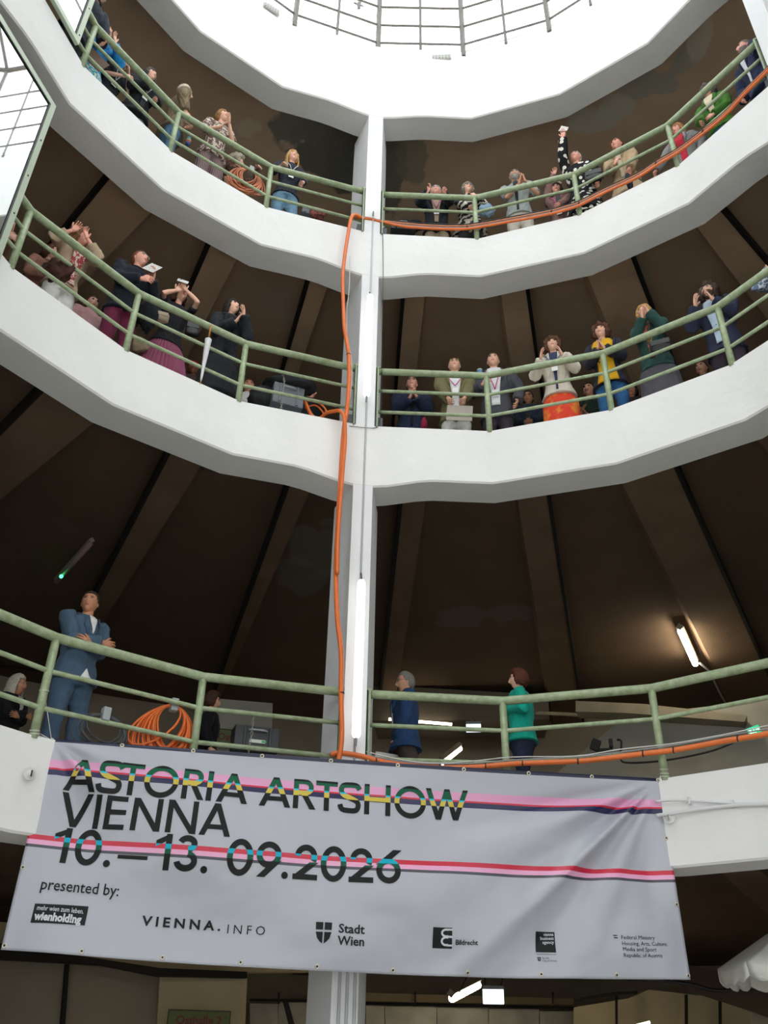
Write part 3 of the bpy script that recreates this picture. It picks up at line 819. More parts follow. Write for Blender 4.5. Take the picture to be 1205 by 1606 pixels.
# ================================================================== HOSES AND CABLES
def run_px(pts, r, n=5): return smooth_pts([at_r(x, y, rr if rr else r) for (x, y, *q) in pts for rr in ([q[0]] if q else [None])], n)
def hose(name, label, cat, pts, rad, m, group=None, n=10):
    mb = MB(); mb.tube(pts, rad, n); return tag(mb.build(name, m, smooth=True), label, cat, group)
RH = 4.80
hose_v = hose('supply_hose', 'long thick orange hose hanging down beside the central column from the top gallery', 'hose',
     run_px([(566, 341, 4.9), (557, 337, 4.86), (551, 342), (546, 368), (541, 400), (538, 430), (538, 455), (540, 510), (544, 535), (547, 556), (548, 585), (547, 610), (544, 646), (540, 668), (537, 700),
             (535, 732), (531, 800), (528, 860), (527, 900), (529, 966), (534, 1010), (535.5, 1040), (535, 1086), (536.5, 1149), (534, 1178), (531, 1192)], RH), .027, M_ORANGE)
hose('supply_hose', 'short orange hose looping over the lower rail beside the column, middle gallery', 'hose',
     run_px([(478, 628, 5.35), (488, 650, 5.3), (500, 657, 5.2), (512, 648, 5.0), (524, 645, 4.86), (534, 645, 4.74), (540, 656, 4.73), (541.5, 690, 4.73), (538, 735, 4.73), (533, 800, 4.73), (530, 850, 4.74), (529, 900, 4.745)], RH), .024, M_ORANGE)
hose_f = hose('supply_hose', 'orange hose laid along the lower rail of the first gallery, above the banner', 'hose',
     run_px([(519, 1184), (530, 1181), (545, 1182), (568, 1186), (589, 1192), (632, 1200), (690, 1204), (747, 1203), (805, 1198), (850, 1196), (904, 1194), (938, 1191), (971, 1187), (1010, 1182), (1054, 1177), (1095, 1170), (1137, 1162), (1205, 1150.6), (1290, 1131), (1400, 1098)], 4.93), .026, M_ORANGE)
for i, (dy, m_, rr, lab) in enumerate(((-4, M_GREYC, .007, 'thin grey cable tied on top of the orange hose of the first gallery'), (-7, mat('white_cable', '#c9cac8', .5), .006, 'thin white cable tied on top of the orange hose of the first gallery'))):
    hose('cable', lab, 'cable', run_px([(x, y + dy + (2 * sin(x * .03) if i else 0)) for x, y in [(575, 1188), (632, 1199), (690, 1202), (747, 1201), (805, 1196), (904, 1191), (971, 1184), (1054, 1173), (1137, 1158), (1205, 1147), (1290, 1127)]], 4.93), rr, m_)
TOPRUN = [(552, 339), (566, 341), (582, 343), (599, 347), (632, 352), (666, 355), (700, 356.5), (733, 356), (766, 351), (799, 345), (832, 339), (866, 332), (888, 326), (909, 319), (949, 299), (1000, 275.5), (1030, 256), (1064, 236), (1104, 206), (1137, 179), (1170, 143), (1205, 108), (1240, 70)]
for i, (dy, m_, rr, lab) in enumerate(((3, M_ORANGE, .02, 'orange hose running along the lower rail of the top gallery'), (-2, M_ORANGE2, .012, 'pale orange cable bundled above the orange hose of the top gallery'),
                                     (0.5, M_GREYC, .011, 'grey cable bundled with the orange hose of the top gallery'), (-4.5, M_BLACKR, .008, 'black cable bundled with the orange hose of the top gallery'))):
    hose('cable' if i else 'supply_hose', lab, 'cable' if i else 'hose', run_px([(x, y + dy * (0.3 if x < 600 else 1), (4.94 if x < 1150 else 4.88) - .012 * (i % 2)) for x, y in TOPRUN], 4.94), rr, m_)
M_TIE = M_BLACKR
hose_t = [o for o in C.objects if o.get('label', '').startswith('orange hose running along')][0]
for (x, y, r_) in ((590, 1193, 4.93), (690, 1204, 4.93), (762, 1202, 4.93), (820, 1198, 4.93), (907, 1194, 4.93), (1009, 1182, 4.93), (1057, 1176.5, 4.93), (1158, 1158, 4.93), (547, 556, RH), (536, 1087, RH), (733, 356, 4.94), (866, 332, 4.94), (909, 319, 4.94), (1030, 256, 4.94), (1104, 206, 4.94)):
    c = at_r(x, y, r_); a = at_r(x - 3, y, r_) if abs(x - 541) > 30 else at_r(x, y - 4, r_); b = at_r(x + 3, y, r_) if abs(x - 541) > 30 else at_r(x, y + 4, r_)
    mb = MB(); u = (b - a).normalized() * .006; mb.tube([c - u, c + u], .031, 10)
    mb.build('cable_tie', M_TIE, hose_v if r_ == RH else (hose_t if y < 400 else hose_f), smooth=True)
hose('cable', 'thin white cable hanging loosely beside the orange hose of the middle gallery', 'cable', run_px([(549, 402), (548, 450), (544, 490), (545, 530), (551, 560), (552, 590), (549, 625)], 4.86), .006, mat('white_cable', '#c9cac8', .5))
hose('cable', 'thin dark cable running down the right edge of the central column', 'cable', run_px([(600, 350), (601, 400), (601, 445), (600, 500), (599, 560), (598, 640), (592, 668), (578, 671), (548, 668)], 4.93), .004, M_BLACKR)

def coil(name, label, c, nrm, r0, turns, rad, m, squash=1.0, seed=1, spread=.05, tape='#9aa0a3', fan=.75, skew=0.0):
    rnd = random.Random(seed); nrm = V(nrm).normalized(); up = V((0, 0, 1)); side = up.cross(nrm).normalized()
    root = thing(name, label, 'cable coil', c)
    top = V(c) + up * r0
    for t in range(turns):
        rr = r0 * (0.72 + .33 * rnd.random()); dz = -(rr) ; dx = (rnd.random() - .5) * r0 * fan + skew * r0 * rnd.random(); dn = (rnd.random() - .5) * spread * 2
        cc = top + up * (dz + (rnd.random() - .5) * .015)
        pts = []
        for i in range(28):
            a = 2 * pi * i / 28; w = (1 - cos(a)) / 2    # 0 at the top where it is taped, 1 at the bottom
            pts.append(cc + up * (cos(a) * rr) + side * (sin(a) * rr * squash + dx * w) + nrm * (dn * w + (rnd.random() - .5) * .004))
        mb = MB(); mb.tube(pts, rad, 7, closed=True); mb.build('cable_turn', m, root, smooth=True)
    mb = MB(); mb.box(top + up * .01, (.075, .085, .13), Matrix((side, nrm, up)).transposed()); mb.build('tape_band', mat('grey_tape', tape, .35), root, bevel=.01)
    return root
c = at_r(266, 1152, 5.10); coil('cable_coil', 'coil of orange cable taped to the railing of the first gallery, beside the standing man', c, c * V((1, 1, 0)), .29, 18, .0125, M_ORANGE, .8, 3, .07, fan=1.3, skew=.9)
c = at_r(391, 286, 5.10); coil('cable_coil', 'coil of pale orange cable hung on the railing of the top gallery', c, c * V((1, 1, 0)), .27, 16, .011, M_ORANGE2, .85, 5, .05, fan=1.1, skew=.6)
c = at_r(160, 1150, 5.0); coil('cable_coil', 'small coil of black and grey cable tied at the feet of the standing man', c, c * V((1, 1, 0)), .17, 7, .008, mat('dark_grey_cable', '#3c4043', .45), 1.5, 8, .03, tape='#222426')
for i, p_ in enumerate([[(478, 628, 5.5), (500, 632, 5.45), (512, 645, 5.4), (505, 655, 5.4)], [(478, 640, 5.55), (495, 636, 5.5), (508, 650, 5.45), (498, 660, 5.45)]]):
    hose('cable', ('upper' if i == 0 else 'lower') + ' of two orange cables lying beside the grey case', 'cable', run_px(p_, 5.5), .013, M_ORANGE)

# ================================================================== CASES, CHAINS, UMBRELLA
def chain(parent, pts, link=.028, m=None):
    m = m or mat('chain_steel', '#a6a398', .3, metal=.8)
    L = 0; P_ = smooth_pts(pts, 6); out = []; acc = 0
    for a, b in zip(P_, P_[1:]):
        acc += (b - a).length
        if acc >= link: out.append((b, (b - a).normalized())); acc = 0
    for i, (c, d) in enumerate(out):
        s = d.orthogonal().normalized(); s = Matrix.Rotation(pi / 2 * (i % 2) + .4, 3, d) @ s
        ring = [c + d * (cos(2 * pi * j / 10) * link * .8) + s * (sin(2 * pi * j / 10) * link * .42) for j in range(10)]
        mb = MB(); mb.tube(ring, .0035, 5, closed=True); mb.build('chain_link', m, parent, smooth=True)
def case(name, label, px, pz, r, w, d, h, m, lids=True, th=None, tilt=0):
    c = at_r(px, pz, r); th = degrees(atan2(c.x, c.y)) if th is None else th
    rot = Matrix.Rotation(-RAD(th), 3, 'Z') @ Matrix.Rotation(RAD(tilt), 3, 'Y')
    root = thing(name, label, 'case', (c.x, c.y, c.z - h / 2))
    mb = MB(); mb.box(c, (w, d, h), rot); body = mb.build('body', m, root, bevel=.012)
    for s in (-1, 1):
        mb = MB(); mb.box(c + rot @ V((s * w * .28, -d / 2 - .008, 0)), (.03, .016, h * .92), rot); mb.build('rib', m, root, bevel=.005)
    mb = MB(); mb.tube([c + rot @ V((x * w * .2, -d / 2 - .012 - .03 * (abs(x) < .8), h * .28)) for x in (-1, -.6, .6, 1)], .011, 6); mb.build('handle', mat('case_handle', '#9b9fa0', .35), root, smooth=True)
    return root, c, rot
M_CASEB = mat('black_case_plastic', '#24262a', .45, bump=.1, bscale=60); M_CASEG = mat('grey_case_plastic', '#686d75', .5, bump=.15, bscale=60)
r_, c, rot = case('equipment_case', 'black case chained to the railing of the first gallery, beside the sign wall', 400, 1162, 5.32, .48, .22, .25, M_CASEB, tilt=-1)
mb = MB(); mb.box(c + rot @ V((-.0, -.122, -.04)), (.17, .006, .035), rot); mb.build('label_strip', mat('label_white', '#c9ccc6', .5), r_)
mb = MB(); mb.box(c + rot @ V((.07, -.126, -.04)), (.05, .006, .02), rot); mb.build('label_strip', mat('label_green', '#3b9a6a', .5), r_)
ch = thing('chain', 'steel chain securing the black case to the railing of the first gallery', 'chain', c + V((0, 0, -.1)))
chain(ch, [at_r(402, 1121, 5.0), at_r(397, 1128, 4.98), at_r(395, 1150, 5.02), at_r(391, 1170, 5.06), at_r(390, 1182, 5.08)])
r_, c, rot = case('equipment_case', 'grey ribbed plastic case under a black coat at the middle gallery railing', 450, 626, 5.33, .42, .2, .34, M_CASEG, tilt=1)
ch = thing('chain', 'steel chain hanging on the railing in front of the grey case', 'chain', c)
chain(ch, [at_r(443, 583, 4.99), at_r(446, 600, 5.02), at_r(443, 622, 5.04), at_r(441, 642, 5.06)])
r_, c, rot = case('equipment_case', 'black equipment case with handle on the top gallery, right of the column', 632, 361, 5.35, .40, .2, .15, M_CASEB)
mb = MB()
for i in range(7): mb.box(c + V((-.1 + .035 * i, 0, .09 + .03 * ((i * 37) % 5) / 5)), (.012, .1, .05 + .04 * ((i * 13) % 3)), Matrix.Rotation(.5 * i, 3, 'Y'))
mb.build('loose_strap', M_BLACKR, r_)
case('equipment_case', 'small grey case on the top gallery, left of the column', 483, 336, 5.45, .22, .15, .12, M_CASEG)
# crumpled cloths
def crumple(name, label, cat, c, size, m, seed=0, amp=.25, drape=0):
    mb = MB(); sd = V((seed * 3.1, seed * 1.7, 0))
    def fn(d, p):
        k = 1 + amp * noise.noise(d * 2.2 + sd) + amp * .5 * noise.noise(d * 5.5 + sd); p = p * k
        if drape and d.z < 0: p.z *= drape
        return p
    mb.ell(c, size, None, 26, 18, fn=fn)
    return tag(mb.build(name, m, smooth=True), label, cat)
M_COAT = mat('black_cloth', '#17181c', .8, var=.3, vscale=8)
crumple('draped_coat', 'black coat thrown over the grey case of the middle gallery', 'coat', at_r(455, 606, 5.36) , (.38, .2, .075), M_COAT, 3, .3, 1.5)
crumple('draped_coat', 'black bag slumped on the floor left of the grey case', 'bag', at_r(412, 625, 5.5), (.2, .15, .2), M_COAT, 5, .2)
crumple('folded_scarf', 'crumpled red patterned scarf on the floor of the top gallery left of the column', 'scarf', at_r(497, 336, 5.4), (.15, .1, .1), mat('red_patterned_cloth', '#9c5850', .8, var=.5, vscale=30, vcol='#4a1f22'), 7, .4)
crumple('dark_bundle', 'dark bundle of bags on the floor of the top gallery behind the black case', 'bag', at_r(645, 354, 5.6), (.2, .12, .1), M_COAT, 9, .3)

# ================================================================== PEOPLE
def cloth(h, pat=None, h2=None):
    key = 'cloth_%s_%s_%s' % (h.strip('#'), pat, (h2 or '').strip('#'))
    if key in MATS: return MATS[key]
    if pat is None: return mat(key, h, 0.85, bump=0.75, bscale=11, var=0.14, vscale=9, spec=0.2, sheen=0.05)
    m = mat(key, h, 0.8, spec=0.2); nt = m.node_tree; b = nt.nodes['Principled BSDF']
    tc = nt.nodes.new('ShaderNodeTexCoord'); r = nt.nodes.new('ShaderNodeValToRGB'); r.color_ramp.interpolation = 'CONSTANT'
    if pat == 'stripe':
        w = nt.nodes.new('ShaderNodeTexWave'); w.bands_direction = 'X'; w.inputs['Scale'].default_value = 14; w.inputs['Distortion'].default_value = 0.6
        nt.links.new(tc.outputs['Object'], w.inputs['Vector']); f = w.outputs['Fac']; pos = .72
    elif pat == 'knit':
        w = nt.nodes.new('ShaderNodeTexWave'); w.bands_direction = 'X'; w.inputs['Scale'].default_value = 9; w.inputs['Distortion'].default_value = 5; w.inputs['Detail Scale'].default_value = 3
        nt.links.new(tc.outputs['Object'], w.inputs['Vector']); f = w.outputs['Fac']; pos = .5
    elif pat == 'zigzag':
        w = nt.nodes.new('ShaderNodeTexWave'); w.wave_type = 'BANDS'; w.bands_direction = 'DIAGONAL'; w.inputs['Scale'].default_value = 4.5; w.inputs['Distortion'].default_value = 9; w.inputs['Detail Scale'].default_value = 1.5
        nt.links.new(tc.outputs['Object'], w.inputs['Vector']); f = w.outputs['Fac']; pos = .55
    else:
        w = nt.nodes.new('ShaderNodeTexVoronoi' if pat == 'floral' else 'ShaderNodeTexNoise'); w.inputs['Scale'].default_value = {'floral': 11, 'batik': 7, 'plaid': 12, 'fine': 28}.get(pat, 10)
        if pat != 'floral': w.inputs['Detail'].default_value = 3
        nt.links.new(tc.outputs['Object'], w.inputs['Vector']); f = w.outputs['Distance'] if pat == 'floral' else w.outputs['Fac']; pos = .36 if pat == 'floral' else .52
        if pat == 'batik': r.color_ramp.interpolation = 'LINEAR'
    r.color_ramp.elements[0].color = hexc(h2); r.color_ramp.elements[1].color = hexc(h); r.color_ramp.elements[0].position = 0; r.color_ramp.elements[1].position = pos
    if pat == 'batik': r.color_ramp.elements[0].position = .38
    nt.links.new(f, r.inputs['Fac']); nt.links.new(r.outputs['Color'], b.inputs['Base Color'])
    return m
def clo(x): return cloth(x) if isinstance(x, str) else cloth(*x)
SKINS = {'fair': '#ebb79f', 'mid': '#dba488', 'tan': '#c48a6b', 'pink': '#eaa996', 'dark': '#855742'}
def skin(k): return mat('skin_' + k, SKINS[k], .5, var=.08, vscale=14, spec=.35)
M_LIP = mat('lips', '#a9564e', .5); M_EYEW = mat('eye_white', '#d9d4ce', .3); M_IRIS = mat('iris', '#2a211c', .25)
def hairm(h): return mat('hair_' + h.strip('#'), h, .62, bump=.6, bscale=70, var=.3, vscale=45, spec=.3)

def raw_obj(name, v, f, mats, parent=None, fm=None, smooth=True):
    me = bpy.data.meshes.new(name); me.from_pydata(v, [], f)
    for m_ in (mats if isinstance(mats, (list, tuple)) else [mats]): me.materials.append(m_)
    if fm: me.polygons.foreach_set('material_index', fm)
    bm = bmesh.new(); bm.from_mesh(me); bmesh.ops.recalc_face_normals(bm, faces=bm.faces); bm.to_mesh(me); bm.free()
    me.polygons.foreach_set('use_smooth', [smooth] * len(me.polygons)); me.update()
    o = bpy.data.objects.new(name, me); C.objects.link(o)
    if parent is not None: o.parent = parent
    return o

def remesh(mb, vox, it=3, wr=0.0, seed=0.0, wscale=7.0):
    me = bpy.data.meshes.new('t'); me.from_pydata(mb.v, [], mb.f)
    bm = bmesh.new(); bm.from_mesh(me); bmesh.ops.recalc_face_normals(bm, faces=bm.faces); bm.to_mesh(me); bm.free()
    o = bpy.data.objects.new('t', me); C.objects.link(o)
    r = o.modifiers.new('r', 'REMESH'); r.mode = 'VOXEL'; r.voxel_size = vox; r.adaptivity = 0
    s = o.modifiers.new('s', 'SMOOTH'); s.iterations = it; s.factor = .5
    m2 = bpy.data.meshes.new_from_object(o.evaluated_get(bpy.context.evaluated_depsgraph_get()))
    v = []
    if wr:
        for p in m2.vertices:
            c = p.co; q = V((c.x * wscale, c.y * wscale, c.z * wscale * .8 + seed))
            d = noise.noise(q) + .5 * noise.noise(q * 2.3 + V((0, 0, 3 * c.x * wscale)))
            v.append(tuple(c + p.normal * d * wr))
    else: v = [tuple(p.co) for p in m2.vertices]
    f = [tuple(p.vertices) for p in m2.polygons]
    bpy.data.objects.remove(o); bpy.data.meshes.remove(me); bpy.data.meshes.remove(m2)
    return v, f

def head_point(d):
    a, b, c = .076, .097, .118
    x, y, z = d.x * a, d.y * b, d.z * c
    t = max(0, -d.z)
    x *= 1 - .34 * t ** 1.5
    if y > 0: y *= 1 - .16 * (1 - abs(d.x)) * (1 - t) * .5; x *= 1 - .06 * t
    if y < 0: y *= 1 - .42 * t ** 1.3
    if y > 0:
        g = lambda cx, cz, sx, sz: math.exp(-((x - cx) / sx) ** 2 - ((z - cz) / sz) ** 2)
        nz = max(0, min(1, (.026 - z) / .052))
        if -.048 < z < .03: y += (.006 + .022 * nz) * math.exp(-(x / (.007 + .008 * nz)) ** 2) * min(1, max(0, (z + .046) / .012))
        y += .005 * g(0, .035, .05, .012)
        y -= .010 * (g(.031, .012, .014, .011) + g(-.031, .012, .014, .011))
        y += .004 * (g(.036, -.022, .018, .02) + g(-.036, -.022, .018, .02))
        y += .006 * g(0, -.056, .02, .011) - .004 * g(0, -.0575, .024, .0025) - .004 * g(0, -.073, .02, .007)
        y += .010 * g(0, -.098, .022, .018)
    return V((x, y, z))
HN, HM = 40, 28
def head_dirs():
    for i in range(HM + 1):
        ph = pi * i / HM
        for j in range(HN):
            t = 2 * pi * j / HN; a = t - .6 * sin(t)          # finer rings towards the face
            yield V((sin(ph) * sin(a), sin(ph) * cos(a), cos(ph)))
HEAD_D = list(head_dirs()); HEAD_P = [head_point(d) for d in HEAD_D]
HEAD_F = [(i * HN + j, i * HN + (j + 1) % HN, (i + 1) * HN + (j + 1) % HN, (i + 1) * HN + j) for i in range(HM) for j in range(HN)]

def hair_shell(mask, thick, seed, rough=.35):
    v = []; mk = []
    for d, p in zip(HEAD_D, HEAD_P):
        k = max(0, min(1, mask(d, p))); mk.append(k)
        n = noise.noise(d * 3 + V((seed, 0, 0))) * rough + noise.noise(V((d.x * 9, d.y * 9, d.z * 4 + seed))) * rough * .6
        q = V((p.x, min(p.y, .092), p.z))
        v.append(q + d * ((thick * (1 + n)) * (k ** .6) - (0.004 if k <= 0 else 0)))
    f = [q for q in HEAD_F if sum(1 for i in q if mk[i] > 0) >= 2]
    return v, f

def sstep(a, b, x): t = max(0, min(1, (x - a) / (b - a))); return t * t * (3 - 2 * t)
def hair_mask(style):
    def m_(d, p):
        y, z, x = d.y, d.z, abs(d.x)
        front = {'short': .62, 'bald': 2, 'receding': .86}.get(style, .56)
        line = front if y > .55 else (front + (-.05 - front) * sstep(.55, .05, y) if y > .05 else -.05 + (-.62 + .05) * sstep(.05, -.5, y))
        if style in ('bob', 'long', 'curly'): line = front if y > .6 else (front - (front + .35) * sstep(.6, .25, y) if y > .25 else -.35 - .35 * sstep(.25, -.3, y))
        if style == 'cap': line = .38 if y > .3 else .2
        return (z - line) * 6
    return m_

def hand_geo(mb, wrist, fdir, palm, side, curl=.25, size=1.0, spread=.12, thumb=.7):
    """wrist, direction of the fingers, direction that the palm looks, side = +1 when the thumb lies towards palm x fdir"""
    f = V(fdir).normalized(); p = (V(palm) - f * V(palm).dot(f)); p = p.normalized() if p.length > 1e-5 else f.orthogonal().normalized()
    s = p.cross(f).normalized() * side; k = size
    w = V(wrist)
    mb.tube([w - f * .02, w + f * .01 * k, w + f * .05 * k, w + f * .088 * k], [(.026 * k, .019 * k), (.030 * k, .018 * k), (.041 * k, .015 * k), (.038 * k, .012 * k)], 10, ref=tuple(p))
    for i, (o, L) in enumerate(((.030, .070), (.010, .078), (-.010, .073), (-.029, .058))):
        b = w + f * (.083 - .004 * abs(i - 1.2)) * k + s * o * k
        d = (f + s * spread * (1.5 - i) * .7).normalized(); pts = [b - f * .012 * k]; q = b; pts.append(q); a = curl * .6
        for seg in (.45, .32, .23):
            d2 = (d * cos(a) + p * sin(a)).normalized(); q = q + d2 * L * seg * k; pts.append(q); a += curl * 1.1
        mb.tube(pts, [.0088 * k, .0092 * k, .0085 * k, .0078 * k, .006 * k], 6)
    b = w + f * .028 * k + s * .030 * k; d = (s * thumb + f * .75 + p * .25).normalized()
    mb.tube([b - s * .018 * k, b, b + d * .032 * k, b + (d + f * .15 + p * curl * .3).normalized() * .060 * k], [.013 * k, .0135 * k, .0105 * k, .008 * k], 6)

def ik(S, T, l1, l2, pole):
    d = T - S; L = d.length; mx = (l1 + l2) * .995
    if L > mx: T = S + d * (mx / L); d = T - S; L = mx
    L = max(L, abs(l1 - l2) + .02)
    a = (l1 * l1 - l2 * l2 + L * L) / (2 * L); h = sqrt(max(l1 * l1 - a * a, 0)); u = d.normalized()
    pl = pole - u * pole.dot(u); pl = pl.normalized() if pl.length > 1e-4 else u.orthogonal().normalized()
    return S + u * a + pl * h, T

PEOPLE = []
def person(label, L, px, py, H=1.72, yaw=0, look=(28, 0), build=1.12, fem=False, skn='fair', hair=('short', '#4a3527'), beard=None, glasses=None,
           top=('#333333', 'jacket'), sleeve=1.0, shirt=None, bottom=('trousers', '#333333'), hands=(None, None), palms='clap', curl=.25, coat=0.0,
           lanyard=None, group=None, rmin=.27, extra=None, topmat=None, botmat=None, roll=0, hem=None, legsep=1.0, stride=0, name='person', collar=True, longhair=.22, vox=.0145, tail=False, lean=.17, hsc=1.0):
    H *= 1.10
    zf = SLAB[L]; hipf, headf = .52 * H, .935 * H
    zh = zf + headf
    for _ in range(6):
        P = at_z(px, py, zh); r = hypot(P.x, P.y)
        rf = max(r + (lean if (rmin < .8 and L > 0) else 0), R + rmin); s = rf - r; s = min(s, .36 * H)
        zh = zf + hipf + sqrt(max((headf - hipf) ** 2 - s * s, 0.01))
    th = atan2(P.x, P.y); feet = V((sin(th) * rf, cos(th) * rf, zf))
    PEOPLE.append((label, round(r - R, 2), round(s, 2)))
    toC = -V((sin(th), cos(th), 0)); f = Matrix.Rotation(RAD(yaw), 3, 'Z') @ toC
    rz = atan2(-f.x, f.y)
    Mw = Matrix.Translation(feet) @ Matrix.Rotation(rz, 4, 'Z'); Mi = Mw.inverted()
    loc = lambda w: Mi @ w
    hd = loc(V((P.x, P.y, zh))); hip = V((0, 0, hipf)); sp = (hd - hip).normalized()
    k = H / 1.72; sw = (.198 if not fem else .168) * k * (0.5 + build / 2)
    nb = hip + sp * (.325 * H)                    # base of the neck
    hp, hy = look; hp = hp * .42 - 3
    HR = Matrix.Rotation(RAD(-hy), 3, 'Z') @ Matrix.Rotation(RAD(hp), 3, 'X') @ Matrix.Rotation(RAD(roll), 3, 'Y')
    hs = k ** .8 * (.98 if fem else 1.03) * hsc
    # ---- joints
    side = V((1, 0, 0)); sh = [nb + V((sgn * sw, 0, 0)) - sp * .045 * k for sgn in (-1, 1)]   # -1: the person's left hand lies at -x? (+x is the right-hand side)
    ua, fa = .285 * k, .255 * k
    if hands == 'fold':
        cz = hip + sp * .145 * H; hands = (cz + V((.05 * k, .225 * k, -.02)), cz + V((-.06 * k, .255 * k, .02 * k))); palms = 'fold'
    arms = []
    for i, sgn in enumerate((-1, 1)):
        h_ = hands[i]
        rest = sh[i] + V((sgn * .06, .05, -.50 * k))
        kind = palms[i] if isinstance(palms, (list, tuple)) else palms
        if h_ is None: T = rest; kind = 'down'
        elif isinstance(h_, V): T = h_
        else:
            rr = h_[2] if len(h_) > 2 else -.2
            base = R if (len(h_) > 3 and h_[3] == 'R') else r
            T = loc(at_r(h_[0], h_[1], base + rr))
            if kind != 'rail': T = T - V((0, 0, .05 * k))
        pole = V((sgn * .55, -.35, -1.0)) if kind != 'up' else V((sgn * .8, .1, -.9))
        E_, T = ik(sh[i], T, ua, fa, pole)
        arms.append((sh[i], E_, T, kind, sgn))
    # ---- body, one surface
    mb = MB(); b_ = build
    wf = .90 if fem else 1.0
    secs = [(.46, .085, .075), (.50, .098 if fem else .092, .066), (.56, .088 * wf, .060), (.62, .076 * wf, .054), (.70, .086 * wf, .060), (.76, .094 * wf, .060), (.80, .096 * wf, .050), (.835, .060, .040)]
    def spine(fz): return hip + sp * ((fz - .52) * H) if fz > .52 else V((0, 0, fz * H))
    mb.tube([spine(z) for z, a, c in secs], [(a * H * b_, c * H * b_) for z, a, c in secs], 14, ref=(0, 1, 0))
    nk = hd + HR @ V((0, -.018, -.075)) * hs
    mb.tube([nb - sp * .05 * k, nb + sp * .01, nk, hd + HR @ V((0, -.01, -.03))], [.062 * k, .056 * k, .052 * k, .05 * k] if not fem else [.055 * k, .048 * k, .045 * k, .044 * k], 10)
    for (S, E_, T, kind, sgn) in arms:
        a_ = .9 if fem else 1.0
        mb.tube([S - V((sgn * .05, 0, 0)), S, S.lerp(E_, .5), E_, E_.lerp(T, .35), T], [.05 * k * a_, .052 * k * a_, .045 * k * a_, .038 * k * a_, .038 * k * a_, .026 * k * a_], 10)
    legs = []
    for sgn in (-1, 1):
        hx = sgn * .052 * H
        st = stride * sgn
        fx = V((sgn * .075 * H * legsep, st * .30, .045 * H)); kn = V((sgn * .066 * H, st * .16 + .02, .285 * H))
        legs.append((V((hx, 0, .50 * H)), kn, fx))
        mb.tube([V((hx, 0, .51 * H)), V((hx, 0, .44 * H)), kn, kn.lerp(fx, .35) - V((0, .01, 0)), fx], [.082 * k * b_, .084 * k * b_, .056 * k, .054 * k, .036 * k], 10)
    v, fc = remesh(mb, .019, 3)
    fm = [0] * len(fc)
    # head
    o = len(v); hv = [hd + HR @ (p * hs) for p in HEAD_P]; v += [tuple(p) for p in hv]
    for q in HEAD_F:
        fc.append(tuple(i + o for i in q)); c = sum((HEAD_P[i] for i in q), V()) / 4
        fm.append(1 if (c.y > .07 and abs(c.x) < .021 and -.064 < c.z < -.049) else 0)
    e = MB()
    for sgn in (-1, 1):
        e.mi = 0; e.ell(hd + HR @ (V((sgn * .076, -.006, -.006)) * hs), (.008, .018, .031), HR, 8, 6)
        e.mi = 2; e.ell(hd + HR @ (V((sgn * .031, .0775, .012)) * hs), (.0125, .008, .0075), HR, 8, 6)
        e.mi = 3; e.ell(hd + HR @ (V((sgn * .031, .0845, .012)) * hs), (.0064, .003, .0064), HR, 8, 4)
        e.mi = 4; e.tube([hd + HR @ (V((sgn * x_, y_, z_)) * hs) for x_, y_, z_ in ((.016, .088, .030), (.032, .085, .0345), (.047, .074, .029))], [.0038, .0050, .0026], 5)
        e.tube([hd + HR @ (V((sgn * x_, y_, z_)) * hs) for x_, y_, z_ in ((.018, .0835, .015), (.031, .0875, .0205), (.045, .078, .015))], [.0016, .0026, .0016], 5)
    e.mi = 0
    for (S, E_, T, kind, sgn) in arms:
        fd = (T - E_).normalized(); cl = curl
        if kind == 'clap': pal = V((-sgn, .15, 0)); fd = (fd * .5 + V((-sgn * .12, .12, 1))).normalized()
        elif kind == 'up': pal = V((0, 1, .3)); fd = (fd + V((0, 0, .6))).normalized()
        elif kind == 'rail': pal = V((0, -.1, -1)); fd = V((-sgn * .3, 1, -.35)).normalized(); cl = .7
        elif kind == 'down': pal = V((-sgn, .2, 0)); cl = .35
        elif kind == 'chin': pal = V((-sgn * .5, -1, .2)); fd = (fd * .4 + V((-sgn * .4, 0, 1))).normalized(); cl = .9
        elif kind == 'hold': pal = V((-sgn, -.3, .1)); cl = .7
        elif kind == 'fold': pal = V((0, -1, .1)); fd = (V((-sgn, .1, .05))).normalized(); cl = .5
        else: pal = V((-sgn, 0, 0))
        thumbs = sgn * (1 if True else 0)
        hand_geo(e, T, fd, pal, 1 if pal.cross(fd).dot(V((0, -1, .8 if kind != 'down' else 0)) if kind in ('clap', 'chin', 'up', 'hold') else V((-sgn, .4, .4))) > 0 else -1, cl, k * (.93 if fem else 1.02), .16)
    o = len(v); v += e.v; fc += [tuple(i + o for i in q) for q in e.f]; fm += e.m
    hm = hairm(hair[1]); body = raw_obj(name, v, fc, [skin(skn), M_LIP, M_EYEW, M_IRIS, hairm(hair[2]) if len(hair) > 2 else hm], None, fm)
    body.matrix_world = Mw; body.location = feet; body.rotation_euler = (0, 0, rz)
    tag(body, label, 'person', group)
    # ---- hair
    sd = (px * .37 + py * .11) % 10
    st = hair[0]
    if st == 'bald': pass
    elif st in ('short', 'receding', 'cap'):
        hv, hf = hair_shell(hair_mask(st), .013 if st != 'cap' else .022, sd, .4)
        raw_obj('hair' if st != 'cap' else 'cap', [tuple(hd + HR @ (p * hs)) for p in hv], hf, hm, body)
    else:
        hv, hf = hair_shell(hair_mask(st), {'bob': .024, 'long': .02, 'curly': .038}[st], sd, {'curly': .9}.get(st, .35))
        vs = [tuple(hd + HR @ (p * hs)) for p in hv]; nh, fh = len(vs), list(hf)
        Ln = {'bob': .10, 'curly': .13, 'long': longhair}[st]; rows, cols_ = 9, 26
